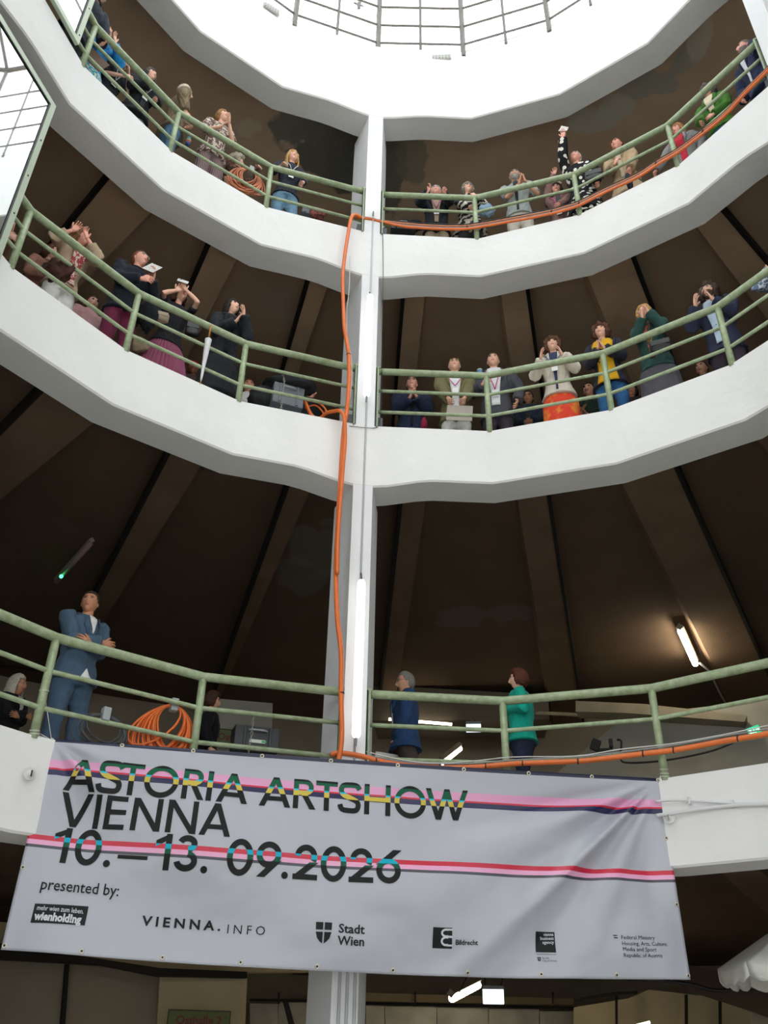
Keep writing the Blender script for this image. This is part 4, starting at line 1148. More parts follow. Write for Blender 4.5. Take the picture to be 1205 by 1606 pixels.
        for rix in range(rows):
            t = rix / (rows - 1)
            for c in range(cols_):
                a = RAD(62 + (360 - 124) * c / (cols_ - 1))
                w_ = .088 + .016 * sin(pi * min(1, t * 1.1)) + .006 * noise.noise(V((c * .9, t * 2, sd))) + (.014 * noise.noise(V((c * 2.1, t * 7, sd))) if st == 'curly' else 0)
                p = V((sin(a) * w_, cos(a) * w_ * 1.12 - .005, .02))
                q = hd + HR @ (p * hs); q = q + V((0, -.01 * t, -Ln * t * (1 + .15 * noise.noise(V((c * .5, sd, 0))))))
                q = q + (hd - q) * V((1, 1, 0)).length * .0
                if t > .6 and st != 'long': q = q + (V((hd.x, hd.y, q.z)) - q) * .25 * (t - .6) / .4
                vs.append(tuple(q))
        for rix in range(rows - 1):
            for c in range(cols_ - 1):
                a0 = nh + rix * cols_ + c; fh.append((a0, a0 + 1, a0 + cols_ + 1, a0 + cols_))
        ho = raw_obj('hair', vs, fh, hm, body); so = ho.modifiers.new('thickness', 'SOLIDIFY'); so.thickness = .014; so.offset = 0
    if beard:
        hv, hf = hair_shell(lambda d, p: (min((-.030 - p.z) * 50, (p.y - .005) * 30) if not (abs(p.x) < .021 and -.066 < p.z < -.047 and p.y > 0) else -1) if beard[0] != 'moustache' else (2 if (p.y > .06 and abs(p.x) < .028 and -.05 < p.z < -.036) else -1), .009, sd + 3, .3)
        raw_obj('beard', [tuple(hd + HR @ (p * hs)) for p in hv], hf, hairm(beard[1]), body)
    if glasses:
        g = MB()
        for sgn in (-1, 1):
            c = V((sgn * .032, .101, .010)); n_ = 14
            g.tube([hd + HR @ ((c + V((cos(2 * pi * j / n_) * .023, -.10 * abs(c.x + cos(2 * pi * j / n_) * .023) ** 1.2, sin(2 * pi * j / n_) * .018))) * hs) for j in range(n_)], .0024, 5, closed=True)
            g.tube([hd + HR @ (V(q) * hs) for q in ((sgn * .055, .094, .014), (sgn * .077, .06, .014), (sgn * .080, 0, .008))], .002, 5)
        g.tube([hd + HR @ (V(q) * hs) for q in ((-.010, .100, .014), (0, .104, .016), (.010, .100, .014))], .002, 5)
        go = raw_obj('glasses', g.v, g.f, mat('frame_' + glasses[1].strip('#'), glasses[1], .3), body)
        if glasses[0] == 'sun':
            g = MB()
            for sgn in (-1, 1): g.ell(hd + HR @ (V((sgn * .032, .099, .010)) * hs), (.022, .002, .017), HR, 12, 6)
            raw_obj('lens', g.v, g.f, mat('dark_lens', '#20211f', .08, spec=1), go)
    # ---- upper garment
    tcol, ttype = top[0], top[1]
    tm = topmat or clo(tcol)
    mb = MB(); inf = {'shirt': .018, 'tee': .015, 'sweater': .026, 'jacket': .034, 'coat': .04, 'blouse': .026}[ttype] * (1 if not fem else .9)
    h0 = hem if hem is not None else {'shirt': .475, 'tee': .47, 'sweater': .455, 'jacket': .42, 'coat': .22, 'blouse': .45}[ttype]
    zs = [(h0, .108, .082)] if h0 >= .415 else [(h0, .128, .105), ((h0 + .46) / 2, .112, .09), (.44, .10, .08)]
    S2 = zs + [s for s in secs if s[0] > max(h0, .44) + .015]
    rs = [(a * H * b_ + inf, c * H * b_ + inf) for z, a, c in S2]
    mb.tube([spine(z) for z, a, c in S2], rs, 16, ref=(0, 1, 0))
    if fem:
        for sgn in (-1, 1): mb.ell(spine(.735) + V((sgn * .075 * k, .06 * k + inf, 0)), (.062 * k, .045 * k, .058 * k), None, 10, 8)
    if sleeve > 0:
        for (S, E_, T, kind, sgn) in arms:
            a_ = .92 if fem else 1.0; ex = inf + .002
            path = [S - V((sgn * .075, 0, -.004)), S + V((-sgn * .012, 0, -.014))]; rr = [(.050 * k + ex) * a_, (.050 * k + ex) * a_]
            t2 = sleeve * 2
            if t2 <= 1: path.append(S.lerp(E_, t2)); rr.append((.05 * k + ex) * a_)
            else: path += [S.lerp(E_, .5), E_, E_.lerp(T, (t2 - 1) * .96)]; rr += [(.056 * k + ex) * a_, (.052 * k + ex) * a_, (.038 * k + ex) * a_]
            mb.tube(path, rr, 12)
    tv, tf = remesh(mb, vox, 4, .015 if ttype not in ('tee',) else .010, sd)
    gname = {'shirt': 'shirt', 'tee': 't_shirt', 'sweater': 'sweater', 'jacket': 'jacket', 'coat': 'coat', 'blouse': 'blouse'}[ttype]
    garment = raw_obj(gname, tv, tf, tm, body)
    def surf(fz, ang, off):           # a point on the chest: height share of H, angle from straight ahead
        q = None
        for (z0, a0, c0), (z1, a1, c1) in zip(S2, S2[1:]):
            if z0 <= fz <= z1: t = (fz - z0) / (z1 - z0); q = (a0 + (a1 - a0) * t, c0 + (c1 - c0) * t)
        if q is None: q = S2[0][1:] if fz < S2[0][0] else S2[-1][1:]
        a_, c_ = q[0] * H * b_ + inf + off, q[1] * H * b_ + inf + off
        bust = .035 * k * math.exp(-((fz - .735) / .03) ** 2) * (math.exp(-((ang - 35) / 28) ** 2) + math.exp(-((ang + 35) / 28) ** 2) + .4 * math.exp(-(ang / 30) ** 2)) if fem else 0
        return spine(fz) + V((sin(RAD(ang)) * a_, cos(RAD(ang)) * c_ + bust, 0))
    if shirt:                          # the opening of the jacket: shirt or jumper seen between its fronts
        g = MB(); zlo = max(h0 + .0, shirt[1] if len(shirt) > 1 else .50); n_ = 12; wlo, whi = ([.92 * q for q in shirt[2:4]] if len(shirt) > 3 else (6, 22)); rows_ = []
        for i in range(n_ + 1):
            t = i / n_; fz = zlo + (.83 - zlo) * t; w_ = wlo + (whi - wlo) * t ** 1.6
            rows_.append([surf(fz, w_ * (j / 4 - 1), .0075 + .001 * sin(9 * t)) for j in range(9)])
        vs = [p for r_ in rows_ for p in r_]; fs = [(i * 9 + j, i * 9 + j + 1, (i + 1) * 9 + j + 1, (i + 1) * 9 + j) for i in range(n_) for j in range(8)]
        so = raw_obj('shirt_front', vs, fs, clo(shirt[0]), body); q = so.modifiers.new('t', 'SOLIDIFY'); q.thickness = .012; q.offset = 0
        if ttype in ('jacket', 'coat') and collar:
            g = MB()
            for sgn in (-1, 1):
                pts = [surf(.845, sgn * 70, -.01), surf(.825, sgn * (whi + 8), .012), surf(.775, sgn * (whi * .8 + 8), .014), surf(.70, sgn * (wlo + (whi - wlo) * .45 + 3), .012)]
                g.tube(pts, [(.012, .006), (.026 * k, .006), (.028 * k, .006), (.006, .004)], 8, ref=(0, -1, 0.2))
            raw_obj('lapel', g.v, g.f, tm, garment)
    if tail:                           # the shirt below the buttoned front
        rows_ = []
        for i in range(7):
            t = i / 6; fz = h0 + .002 + (.065) * t; w_ = 17 * (1 - t) + .6
            rows_.append([surf(fz, w_ * (j / 2 - 1) - 3, .008) for j in range(5)])
        vs = [p for r_ in rows_ for p in r_]; fs = [(i * 5 + j, i * 5 + j + 1, (i + 1) * 5 + j + 1, (i + 1) * 5 + j) for i in range(6) for j in range(4)]
        so = raw_obj('shirt_tail', vs, fs, clo(shirt[0]), body); q = so.modifiers.new('t', 'SOLIDIFY'); q.thickness = .012; q.offset = 0
    if collar:
        g = MB(); n_ = 16; top_ = nb + sp * .03 * k
        rx = (.064 if not fem else .056) * k + inf * .4
        g.tube([nb + sp * (.012 * k) + V((cos(2 * pi * j / n_) * rx, sin(2 * pi * j / n_) * rx * .95 + .0, -.018 * sin(2 * pi * j / n_))) for j in range(n_)], (.014 * k if ttype != 'tee' else .006), 6, closed=True)
        raw_obj('collar', g.v, g.f, tm if not (shirt and ttype == 'jacket') else clo(shirt[0]), garment)
    # ---- lower garment
    bt = bottom[0]; bm_ = botmat or clo(bottom[1])
    if bt == 'trousers':
        mb = MB(); wdt = bottom[2] if len(bottom) > 2 else 1.0
        mb.tube([V((0, 0, z * H)) for z in (.45, .50, .545)], [(a * H * b_ + .008, c * H * b_ + .006) for a, c in ((.088, .072), (.096 if fem else .091, .064), (.080, .054))], 14, ref=(0, 1, 0))
        for (a, kn, fx) in legs:
            q = fx + V((0, 0, .01))
            mb.tube([a, V((a.x, 0, .44 * H)), kn, kn.lerp(q, .4), q], [(.088 * k + .008) * b_, (.090 * k + .008) * b_, .066 * k * wdt + .006, .062 * k * wdt + .006, .058 * k * wdt], 12)
        tv, tf = remesh(mb, .018, 3, .014, sd + 5, 6)
        raw_obj('trousers', tv, tf, bm_, body)
    elif bt == 'skirt':
        zl = bottom[2] if len(bottom) > 2 else .14; fl = bottom[3] if len(bottom) > 3 else 1.25; pl = bottom[4] if len(bottom) > 4 else 0
        n_ = 120 if pl else 48; rows_ = 16; vs = []
        for i in range(rows_ + 1):
            t = i / rows_; fz = .56 - (.56 - zl) * t; base_a = (.072 + (.026 + .016) * sstep(0, .35, t)) * H * b_ + .010; base_c = (.050 + .026 * sstep(0, .35, t)) * H * b_ + .010
            gx = 1 + (fl - 1) * max(0, t - .25) / .75
            for j in range(n_):
                a = 2 * pi * j / n_; m_ = 1 + (pl * .045 * (1 if j % 3 == 0 else -.6) * (.35 + t) if pl else .03 * t * sin(7 * a + sd) + .02 * t * sin(11 * a))
                c = spine(fz) if fz > .52 else V((0, 0, fz * H))
                vs.append(c + V((sin(a) * base_a * gx * m_, cos(a) * base_c * gx * m_ * 1.02, 0)))
        fs = [(i * n_ + j, i * n_ + (j + 1) % n_, (i + 1) * n_ + (j + 1) % n_, (i + 1) * n_ + j) for i in range(rows_) for j in range(n_)]
        so = raw_obj('skirt', vs, fs, bm_, body, smooth=not pl); q = so.modifiers.new('t', 'SOLIDIFY'); q.thickness = .006
    for (a, kn, fx) in legs:
        g = MB(); g.tube([fx + V((0, -.065, -.025)), fx + V((0, -.03, -.018)), fx + V((0, .04, -.028)), fx + V((0, .13, -.045)), fx + V((0, .175, -.052))], [(.030, .028), (.042, .045), (.044, .040), (.046, .028), (.022, .014)], 10, ref=(0, 0, 1))
        zm = min(p[2] for p in g.v); g.v = [(p[0], p[1], max(p[2], 0.004)) for p in g.v]
        raw_obj('shoe', g.v, g.f, mat('shoe_leather', '#2b2623', .45), body)
    # ---- lanyard and badge
    if lanyard:
        col, zb = lanyard
        g = MB(); c = surf(zb + .035, 0, .02)
        for sgn in (-1, 1): g.tube([surf(.84, sgn * 60, .004), surf(.80, sgn * 28, .014), surf(.74, sgn * 14, .02), c], [(.007, .0015)] * 4, 4, ref=(0, 1, 0))
        lo = raw_obj('lanyard', g.v, g.f, mat('ribbon_' + col.strip('#'), col, .5), body)
        g = MB(); g.box(surf(zb, 0, .024), (.085, .003, .115)); raw_obj('badge', g.v, g.f, mat('badge_card', '#dfe0de', .4), lo, smooth=False)
    info = dict(body=body, M=Mw, hd=hd, HR=HR, hs=hs, arms=arms, surf=surf, spine=spine, H=H, k=k, nb=nb, sp=sp, r=r, legs=legs, feet=feet)
    if extra: extra(info)
    return info
def wpos(info, p): return info['M'] @ V(p)
N_ = None
# ---------------- top gallery, left of the central column
person('grey haired person half hidden by the mirrored screen of the top gallery', 2, 158, -9, H=1.66, lean=.34, hsc=1.1, look=(25, 0), skn='fair', hair=('short', '#a8a29a'), top=('#3a3f4a', 'jacket'))
pa = person('blond person in a bright blue top looking up beside the mirrored screen', 2, 165, 52, H=1.70, fem=True, look=(32, -12), hair=('long', '#c79f6c'), top=('#2a86c4', 'blouse'), hands=((182, 64), (150, 98)), palms=('up', 'hold'), bottom=('skirt', ('#d7d2c8', 'fine', '#26a3b0'), .30))
person('person with light brown hair and dark T-shirt clasping both hands, second from the mirrored screen', 2, 188, 99, H=1.62, fem=True, look=(24, -18), hair=('bob', '#8d6543'), top=('#2b2e35', 'tee'), sleeve=.5, hands=((203, 112), (196, 116)), palms='hold', bottom=('trousers', '#44464d'), lanyard=('#e8e8e8', .63))
person('person in a black cardigan with a white badge, hand at the chin, top gallery', 2, 235, 119, H=1.68, fem=True, look=(30, -15), hair=('bob', '#5c5650'), top=('#24252a', 'jacket'), shirt=('#3c3c40', .5, 10, 24), hands=((246, 155), (236, 131)), palms=('hold', 'chin'), bottom=('trousers', '#84868c'), lanyard=('#d8d8d8', .62), collar=False)
pb = person('person in a knitted beige sweater turned away, holding a colourful bottle, top gallery', 2, 290, 145, H=1.76, yaw=75, look=(8, 0), hair=('short', '#d9ccb8'), top=(('#8a7a62', 'knit', '#6d5f4b'), 'sweater'), hands=((300, 202, -.12), None), palms=('hold', 'down'), bottom=('trousers', '#5b7f9e'))
person('clapping person in striped dark trousers and patterned blouse, top gallery', 2, 349, 184, H=1.70, fem=True, look=(34, -12), hair=('bob', '#a97c52'), top=(('#cfc4b8', 'fine', '#6d5550'), 'blouse'), sleeve=.45, hands=((360, 188), (346, 196)), bottom=('trousers', ('#5a484b', 'stripe', '#8d7a78'), 1.5), collar=False)
person('person with curly grey hair leaning low behind the pale orange cable coil, top gallery', 2, 372, 254, H=1.60, look=(0, -40), yaw=35, hair=('curly', '#b7ab9a'), top=(('#7d5a48', 'fine', '#3f2c28'), 'shirt'), hands=((402, 264, -.1), N_), palms=('rail', 'down'), bottom=('trousers', '#54463c'))
person('person with long blond hair, navy top and pale jeans, hand on the rail', 2, 459, 247, H=1.68, fem=True, look=(24, -5), hair=('long', '#d0a568'), longhair=.26, top=('#2c2f3a', 'tee'), sleeve=.75, hands=((475, 284, -.15), (443, 259, .02, 'R')), palms=('hold', 'rail'), bottom=('trousers', '#6f94ae', 1.25), lanyard=('#c9c9c9', .66))
# ---------------- top gallery, right
person('white haired person with glasses, both hands at the top gallery rail', 2, 684, 301, H=1.60, look=(30, 3), skn='pink', hair=('short', '#d7d2c8'), glasses=('clear', '#8a8f93'), top=('#27292e', 'jacket'), shirt=('#a9957f', .5, 9, 30), hands=((699, 304, .0, 'R'), (671, 299, .0, 'R')), palms='up', curl=.6, bottom=('trousers', '#93846c'), lanyard=('#d0589a', .62))
pc = person('person with grey bob, dark glasses and black and cream zigzag shawl', 2, 734, 297, H=1.62, fem=True, look=(26, -16), hair=('bob', '#8f857b'), glasses=('sun', '#26221f'), top=(('#c9c2b2', 'zigzag', '#25262a'), 'coat'), hem=.40, hands=((746, 306), (738, 322)), palms=('chin', 'hold'), bottom=('trousers', '#26272c'))
person('grey bearded person in glasses and a grey polo shirt, clapping on the top gallery', 2, 808, 277, H=1.76, look=(26, -5), skn='mid', hair=('short', '#8f8a84'), beard=('full', '#a7a29b'), glasses=('clear', '#2b2724'), top=('#9ba19f', 'shirt'), sleeve=.48, shirt=('#2c2f33', .50, 5, 12), hands=((824, 281), (814, 285)), bottom=('trousers', '#c2b9ad'), collar=True)
pd = person('dark haired person with a white flower headband holding up one hand, top gallery', 2, 873, 298, H=1.58, fem=True, look=(5, -5), skn='pink', hair=('bob', '#2d211d'), glasses=('clear', '#2b2724'), top=('#8c6a66', 'blouse'), hands=((876, 318, -.25), (871, 262, -.1)), palms=('hold', 'up'), bottom=('trousers', '#3a2f33'), lanyard=('#e04c9c', .60))
pe = person('person in a black dress with white flowers stretching an arm up with paper', 2, 903, 248, H=1.74, fem=True, look=(38, 5), skn='pink', hair=('short', '#cfc8bf'), top=(('#e2ded4', 'floral', '#17171b'), 'coat'), hem=.26, hands=((944, 296, -.1), (883, 209, -.25)), palms=('hold', 'up'), bottom=('skirt', ('#e2ded4', 'floral', '#17171b'), .24), collar=False,
            topmat=cloth('#1a1a1f', 'floral', '#e4e0d6'), botmat=cloth('#1a1a1f', 'floral', '#e4e0d6'))
pf = person('brown haired person with glasses in a beige trench coat, hand at the chin', 2, 968, 228, H=1.72, fem=True, look=(12, 14), skn='pink', hair=('short', '#6d4530'), glasses=('clear', '#b5524a'), top=('#b79f80', 'coat'), hem=.30, shirt=('#cbbda6', .5, 6, 20), hands=((985, 285), (964, 254)), palms=('hold', 'chin'), bottom=('trousers', '#3b3d46'))
person('person with long strawberry blond hair, grey jacket and red shirt, top gallery', 2, 1064, 205, H=1.64, fem=True, look=(2, 20), skn='pink', hair=('long', '#b98355'), top=('#8e8b8c', 'jacket'), shirt=('#c43244', .5, 14, 26), hands=(N_, (1024, 273, -.1)), palms=('down', 'hold'), bottom=('trousers', '#5c5659'))
person('smiling grey haired person in a bright green jacket over a cream scarf, top gallery', 2, 1111, 145, H=1.66, fem=True, look=(10, 12), skn='pink', hair=('curly', '#6b6360'), glasses=('clear', '#5b5148'), top=('#47782f', 'jacket'), hem=.47, shirt=('#d8cbb0', .60, 10, 26), hands=((1118, 176, -.1), (1098, 191, -.2)), palms=('fold', 'hold'), bottom=('trousers', '#3d5e85'))
person('bearded person in a navy suit beside the far right column, hand raised to the face', 2, 1169, 76, H=1.76, look=(14, 16), yaw=-20, skn='pink', hair=('short', '#7d746c'), beard=('full', '#8a817a'), top=('#2b3450', 'jacket'), shirt=('#d8dbe2', .5, 4, 14), hands=((1180, 66, -.1), N_), palms=('chin', 'down'), bottom=('trousers', '#333d5a'))
# ---------------- middle gallery, left
person('person in a brown jacket whose hands show beside the large mirrored screen', 1, -14, 318, H=1.76, look=(26, -10), hair=('short', '#4a3a2d'), top=('#7b6250', 'jacket'), hands=((20, 357, -.2), (12, 362, -.2)), palms='hold', bottom=('trousers', '#3b3f47'))
pg = person('brown haired person in a dusty pink top holding a dark brown scarf', 1, 82, 398, H=1.66, fem=True, look=(5, -20), hair=('bob', '#6f4a38'), top=('#a67868', 'sweater'), hands=((92, 420, -.2), (80, 428, -.2)), palms='hold', bottom=('trousers', '#2d4a66'))
person('person in a patterned blouse, beige cardigan and white trousers with raised hands, middle gallery', 1, 127, 376, H=1.70, fem=True, look=(36, -14), skn='pink', hair=('curly', '#8d6543'), glasses=('clear', '#b04848'), top=('#b39c84', 'jacket'), sleeve=.82, hem=.49, shirt=(('#d9c3b6', 'fine', '#a3494d'), .50, 18, 34), hands=((138, 368), (116, 356)), palms='up', curl=.5, bottom=('trousers', '#dddbd8', 1.4), collar=False)
person('small figure in pale pink seated far behind the rail, between white and maroon trousers', 1, 144, 477, H=1.45, look=(5, 0), hair=('short', '#5d4032'), top=('#d9a9ac', 'tee'), bottom=('trousers', '#6b5a58'), rmin=.9)
ph = person('red haired person with glasses in a navy knit jumper and maroon trousers, holding a paper', 1, 219, 408, H=1.74, look=(40, -18), skn='pink', hair=('short', '#7d4a2f'), glasses=('clear', '#d9d3cc'), top=('#20242f', 'sweater'), hands=((241, 433, -.2), (223, 432, -.24)), palms=('clap', 'hold'), bottom=('trousers', '#6b2440', 1.25))
pi_ = person('person in a pink pleated skirt and black top taking a photo', 1, 283, 463, H=1.66, fem=True, look=(30, -10), hair=('long', '#5b3f31'), longhair=.16, top=('#242329', 'tee'), sleeve=.30, hands=((292, 450, -.16), (278, 451, -.16)), palms='up', curl=.8, bottom=('skirt', '#99546f', .12, 1.5, 1.8), collar=False)
person('dark skinned person in a bright red cap seated low behind the pink skirt', 1, 303, 580, H=1.62, look=(0, 20), skn='dark', hair=('cap', '#b5252f'), top=('#5b4a44', 'shirt'), bottom=('trousers', '#3a3432'), rmin=1.0)
pj = person('dark haired person in a long black coat looking up and clapping, middle gallery', 1, 364, 483, H=1.74, fem=True, look=(34, -24), skn='fair', hair=('long', '#2c2320'), longhair=.16, top=('#23262d', 'coat'), hem=.14, shirt=('#191a1f', .5, 8, 20), hands=((383, 490), (371, 499)), bottom=('trousers', '#1d1f25'))
person('auburn haired person in a white shirt seated low behind the post, middle gallery', 1, 390, 607, H=1.60, look=(4, 10), skn='mid', hair=('short', '#6d3a26'), top=('#d9d8d6', 'shirt'), bottom=('trousers', '#2c2c30'), rmin=1.0)
person('person crouching behind the grey case beside the orange cables, middle gallery', 1, 487, 616, H=1.60, look=(-15, -20), yaw=30, skn='pink', hair=('short', '#6b4c3c'), top=('#1e1f24', 'sweater'), bottom=('trousers', '#26262b'), rmin=1.0)
# ---------------- middle gallery, right
person('person in glasses and navy blazer clapping before the face beside the column', 1, 646, 603, H=1.70, look=(24, 5), skn='pink', hair=('short', '#6b5d52'), glasses=('clear', '#2b2724'), top=('#28324a', 'jacket'), shirt=('#1b1c21', .5, 5, 12), hands=((653, 617), (643, 619)), bottom=('trousers', '#333d55'))
pk = person('bald person in sunglasses and an olive jacket with pink lanyard, holding a grey folder', 1, 713, 574, H=1.76, look=(34, 0), skn='fair', hair=('bald', '#5a4a3e'), glasses=('sun', '#c9a86a'), top=('#75704f', 'jacket'), shirt=('#dfe0e2', .46, 12, 26), hands=((724, 636, -.3), (710, 635, -.3)), palms='hold', bottom=('trousers', '#cfcdca'), lanyard=('#e0559c', .66))
pl_ = person('person with cropped hair in a charcoal jacket and white T-shirt, holding a cup, middle gallery', 1, 774, 567, H=1.78, look=(24, 2), skn='fair', hair=('short', '#5a4436'), top=('#4b4c54', 'jacket'), shirt=('#d9d9dc', .50, 16, 32), hands=(N_, (757, 598, -.2)), palms=('down', 'hold'), bottom=('trousers', '#3c3340'), lanyard=('#e0559c', .60))
pm = person('dark haired person with glasses looking down at a phone, low behind the rail', 1, 828, 625, H=1.66, fem=True, look=(-8, 0), skn='tan', hair=('short', '#2a211d'), glasses=('clear', '#2b2724'), top=('#2e3648', 'jacket'), hands=((833, 657, -.25), (825, 658, -.25)), palms='hold', bottom=('trousers', '#24262e'), rmin=.9)
pn = person('person with curly brown hair, cream jacket and red orange skirt, clapping with spread hands', 1, 867, 543, H=1.70, fem=True, look=(34, -6), skn='fair', hair=('curly', '#5b3c2b'), hem=.47, top=('#d6cec0', 'jacket'), shirt=('#3a3f63', .50, 4, 18), hands=((881, 551), (848, 557)), bottom=('skirt', ('#dd4630', 'batik', '#e2863a'), .10, 1.05), lanyard=('#4a6a9a', .68))
person('dark haired person with a moustache in a dark green jumper, clapping low behind the rail', 1, 924, 613, H=1.68, look=(10, 10), skn='mid', hair=('short', '#211c1a'), beard=('moustache', '#241d1a'), top=('#2a3a30', 'sweater'), hands=((920, 645, -.2), (912, 646, -.2)), bottom=('trousers', '#26282c'), rmin=.8)
person('curly haired person in a navy jacket, yellow jumper and blue jeans, clapping', 1, 943, 522, H=1.72, fem=True, look=(28, 2), skn='fair', hair=('curly', '#5e3a28'), top=('#2b2d3a', 'jacket'), hem=.45, shirt=('#d9a520', .45, 36, 46), hands=((947, 541), (938, 541)), bottom=('trousers', '#2f5f8f'))
person('dark haired person peering between blue jeans and grey skirt, low behind the rail', 1, 990, 614, H=1.62, fem=True, look=(6, -6), skn='tan', hair=('bob', '#2a1f1b'), top=('#3a2f33', 'blouse'), hands=(N_, (985, 636, -.2)), palms=('down', 'hold'), bottom=('trousers', '#2b2427'), rmin=.8)
po = person('blond person in a dark green jacket and grey skirt, hands raised before the face', 1, 1011, 492, H=1.70, fem=True, look=(26, 6), skn='fair', hair=('bob', '#c2975c'), top=('#2a4a46', 'jacket'), shirt=(('#b8534a', 'fine', '#3a4a3a'), .5, 8, 24), hands=((1017, 486, -.2), (1007, 494, -.2)), bottom=('skirt', '#56545c', .10, 1.2))
person('curly haired bearded person in a navy blazer and light blue shirt, clapping with spread hands', 1, 1112, 460, H=1.80, look=(30, 4), skn='fair', hair=('curly', '#4a382e'), beard=('full', '#5d463a'), glasses=('clear', '#c9c5bd'), top=('#30344a', 'jacket'), shirt=('#b9cbe0', .47, 12, 26), hands=((1118, 466, -.18), (1090, 475, -.18)), bottom=('trousers', '#3b2f3c'))
person('small head of a person seated far behind the bearded person, middle gallery', 1, 1101, 579, H=1.62, look=(4, 6), skn='mid', hair=('short', '#4b362b'), top=('#3a2a2a', 'shirt'), bottom=('trousers', '#2b2427'), rmin=1.2)
person('person in a pale blue patterned top, only hand and sleeve in view', 1, 1238, 408, H=1.70, look=(20, 10), hair=('short', '#8a7a6a'), top=(('#c3ccd6', 'fine', '#5a6c86'), 'jacket'), hands=(N_, (1206, 418, -.15)), palms=('down', 'up'), bottom=('trousers', '#3b4a66'))
# ---------------- first gallery
person('person with long white hair and folded arms, in black, first gallery', 0, 27, 1075, H=1.42, hsc=1.18, build=1.15, fem=True, look=(18, -22), yaw=25, skn='tan', hair=('long', '#d2cabb'), longhair=.24, top=('#1b1b20', 'jacket'), shirt=('#b9b4ae', .66, 4, 16), hands='fold', bottom=('trousers', '#1b1b20'))
person('dark haired person in a crumpled blue suit and white T-shirt standing with folded arms', 0, 141, 947, H=1.86, yaw=14, look=(22, 48), skn='tan', hair=('short', '#3a2d26'), top=('#4a5f74', 'jacket'), hem=.47, shirt=('#e3e2e2', .735, 2, 15), tail=True, hands='fold', bottom=('trousers', '#4a5f76', 1.2))
person('brown haired person in black seen in profile beside the Osthalle sign', 0, 333, 1100, H=1.50, hsc=1.05, fem=True, yaw=78, look=(-6, 0), skn='mid', hair=('bob', '#4b3024'), top=('#141419', 'sweater'), bottom=('trousers', '#17171c'))
pp = person('grey haired person in glasses and a blue blazer walking left with papers in hand', 0, 636, 1071, H=1.66, hsc=1.10, build=1.2, yaw=-80, look=(-4, 0), skn='mid', hair=('short', '#8d8983'), glasses=('clear', '#2b2724'), hem=.45, top=('#2b466f', 'jacket'), shirt=('#c9d2df', .6, 4, 14), hands=((618, 1180, -.05), N_), palms=('down', 'down'), bottom=('trousers', '#4b4240'), stride=.8)
person('brown haired person in a teal cardigan and navy trousers seen in profile behind the post', 0, 813, 1066, H=1.58, hsc=1.08, build=1.3, fem=True, yaw=-88, look=(6, 0), skn='fair', hair=('bob', '#5d3123'), hem=.47, top=('#12a08c', 'blouse'), hands=((798, 1112, -.1), (800, 1112, .05)), palms='rail', bottom=('trousers', '#252c42'))
for q in PEOPLE: print('P', q)

# ---------------- things held or carried
M_PAPER = mat('white_paper', '#dcdbd8', .7); M_BAGB = mat('black_leather', '#1a1a1d', .4, bump=.1)
def lying(name, label, cat, c, size, rot, m, group=None, bevel=0.0):
    mb = MB(); mb.box(c, size, rot); return tag(mb.build(name, m, bevel=bevel), label, cat, group)
def facing(c, tilt=0, spin=0):
    d = (EYE - V(c)); th = degrees(atan2(-d.x, -d.y)); return Matrix.Rotation(-RAD(th), 3, 'Z') @ Matrix.Rotation(RAD(tilt), 3, 'X') @ Matrix.Rotation(RAD(spin), 3, 'Y')
def hand_w(i, k, fwd=.05): S, E_, T, kd, sg = i['arms'][k]; return wpos(i, T)
c = hand_w(ph, 0) + V((0, 0, .07)) ; c = at_r(239, 420, R + ph['r'] - R - .25)
lying('programme_sheet', 'white printed programme sheet held up by the red haired person', 'paper', c, (.15, .004, .30), facing(c, -25, 20), mat('printed_paper', '#d9d8d4', .7, var=.45, vscale=60))
c = at_r(287, 441, pi_['r'] - .2)
t = thing('smartphone', 'white smartphone held up by the person in the pink skirt', 'phone', c)
rt = facing(c, -20, 10); mb = MB(); mb.box(c, (.145, .009, .075), rt); mb.build('body', mat('phone_white', '#d9d9da', .3), t, bevel=.004)
for q in ((-.05, .0), (-.03, .015)): mb = MB(); mb.tube([c + rt @ V((q[0], -.004, q[1])), c + rt @ V((q[0], -.008, q[1]))], .008, 8); mb.build('camera_lens', M_BLACKR, t)
c = at_r(829, 655, pm['r'] - .24); t = thing('smartphone', 'dark smartphone in the hands of the person with tied hair', 'phone', c)
mb = MB(); mb.box(c, (.075, .009, .15), facing(c, 35)); mb.build('body', M_BLACKR, t, bevel=.004)
c = at_r(876, 312, pd['r'] - .25); t = thing('smartphone', 'black smartphone held by the person with the flower headband', 'phone', c)
mb = MB(); mb.box(c, (.075, .009, .14), facing(c, 20)); mb.build('body', M_BLACKR, t, bevel=.004)
c = at_r(884, 203, pe['r'] - .27); mb = MB(); mb.box(c, (.14, .004, .09), facing(c, -10, 25)); mb.box(c + V((.01, -.01, .01)), (.13, .003, .08), facing(c, 15, 30))
tag(mb.build('folded_paper', M_PAPER), 'folded white paper in the raised hand above the top gallery', 'paper')
c = at_r(721, 648, pk['r'] - .30); lying('folder', 'pale grey folder held in front by the bald person in the olive jacket', 'folder', c, (.36, .012, .24), facing(c, 8, 6), mat('grey_card', '#aca49a', .7), bevel=.003)
c = at_r(608, 1186, pp['r'] - .02); lying('folder', 'white papers carried in the hand of the person in the blue blazer', 'paper', c, (.30, .012, .07), facing(c, 0, 8), M_PAPER)
c = at_r(150, 94, pa['r'] - .25); lying('folder', 'brown folder held by the person in the bright blue top', 'folder', c, (.30, .015, .22), facing(c, 10, 28), mat('brown_card', '#6e594a', .7), bevel=.003)
c = at_r(753, 585, pl_['r'] - .22); t = thing('paper_cup', 'blue and white paper cup held by the person in the charcoal jacket', 'cup', c - V((0, 0, .06)))
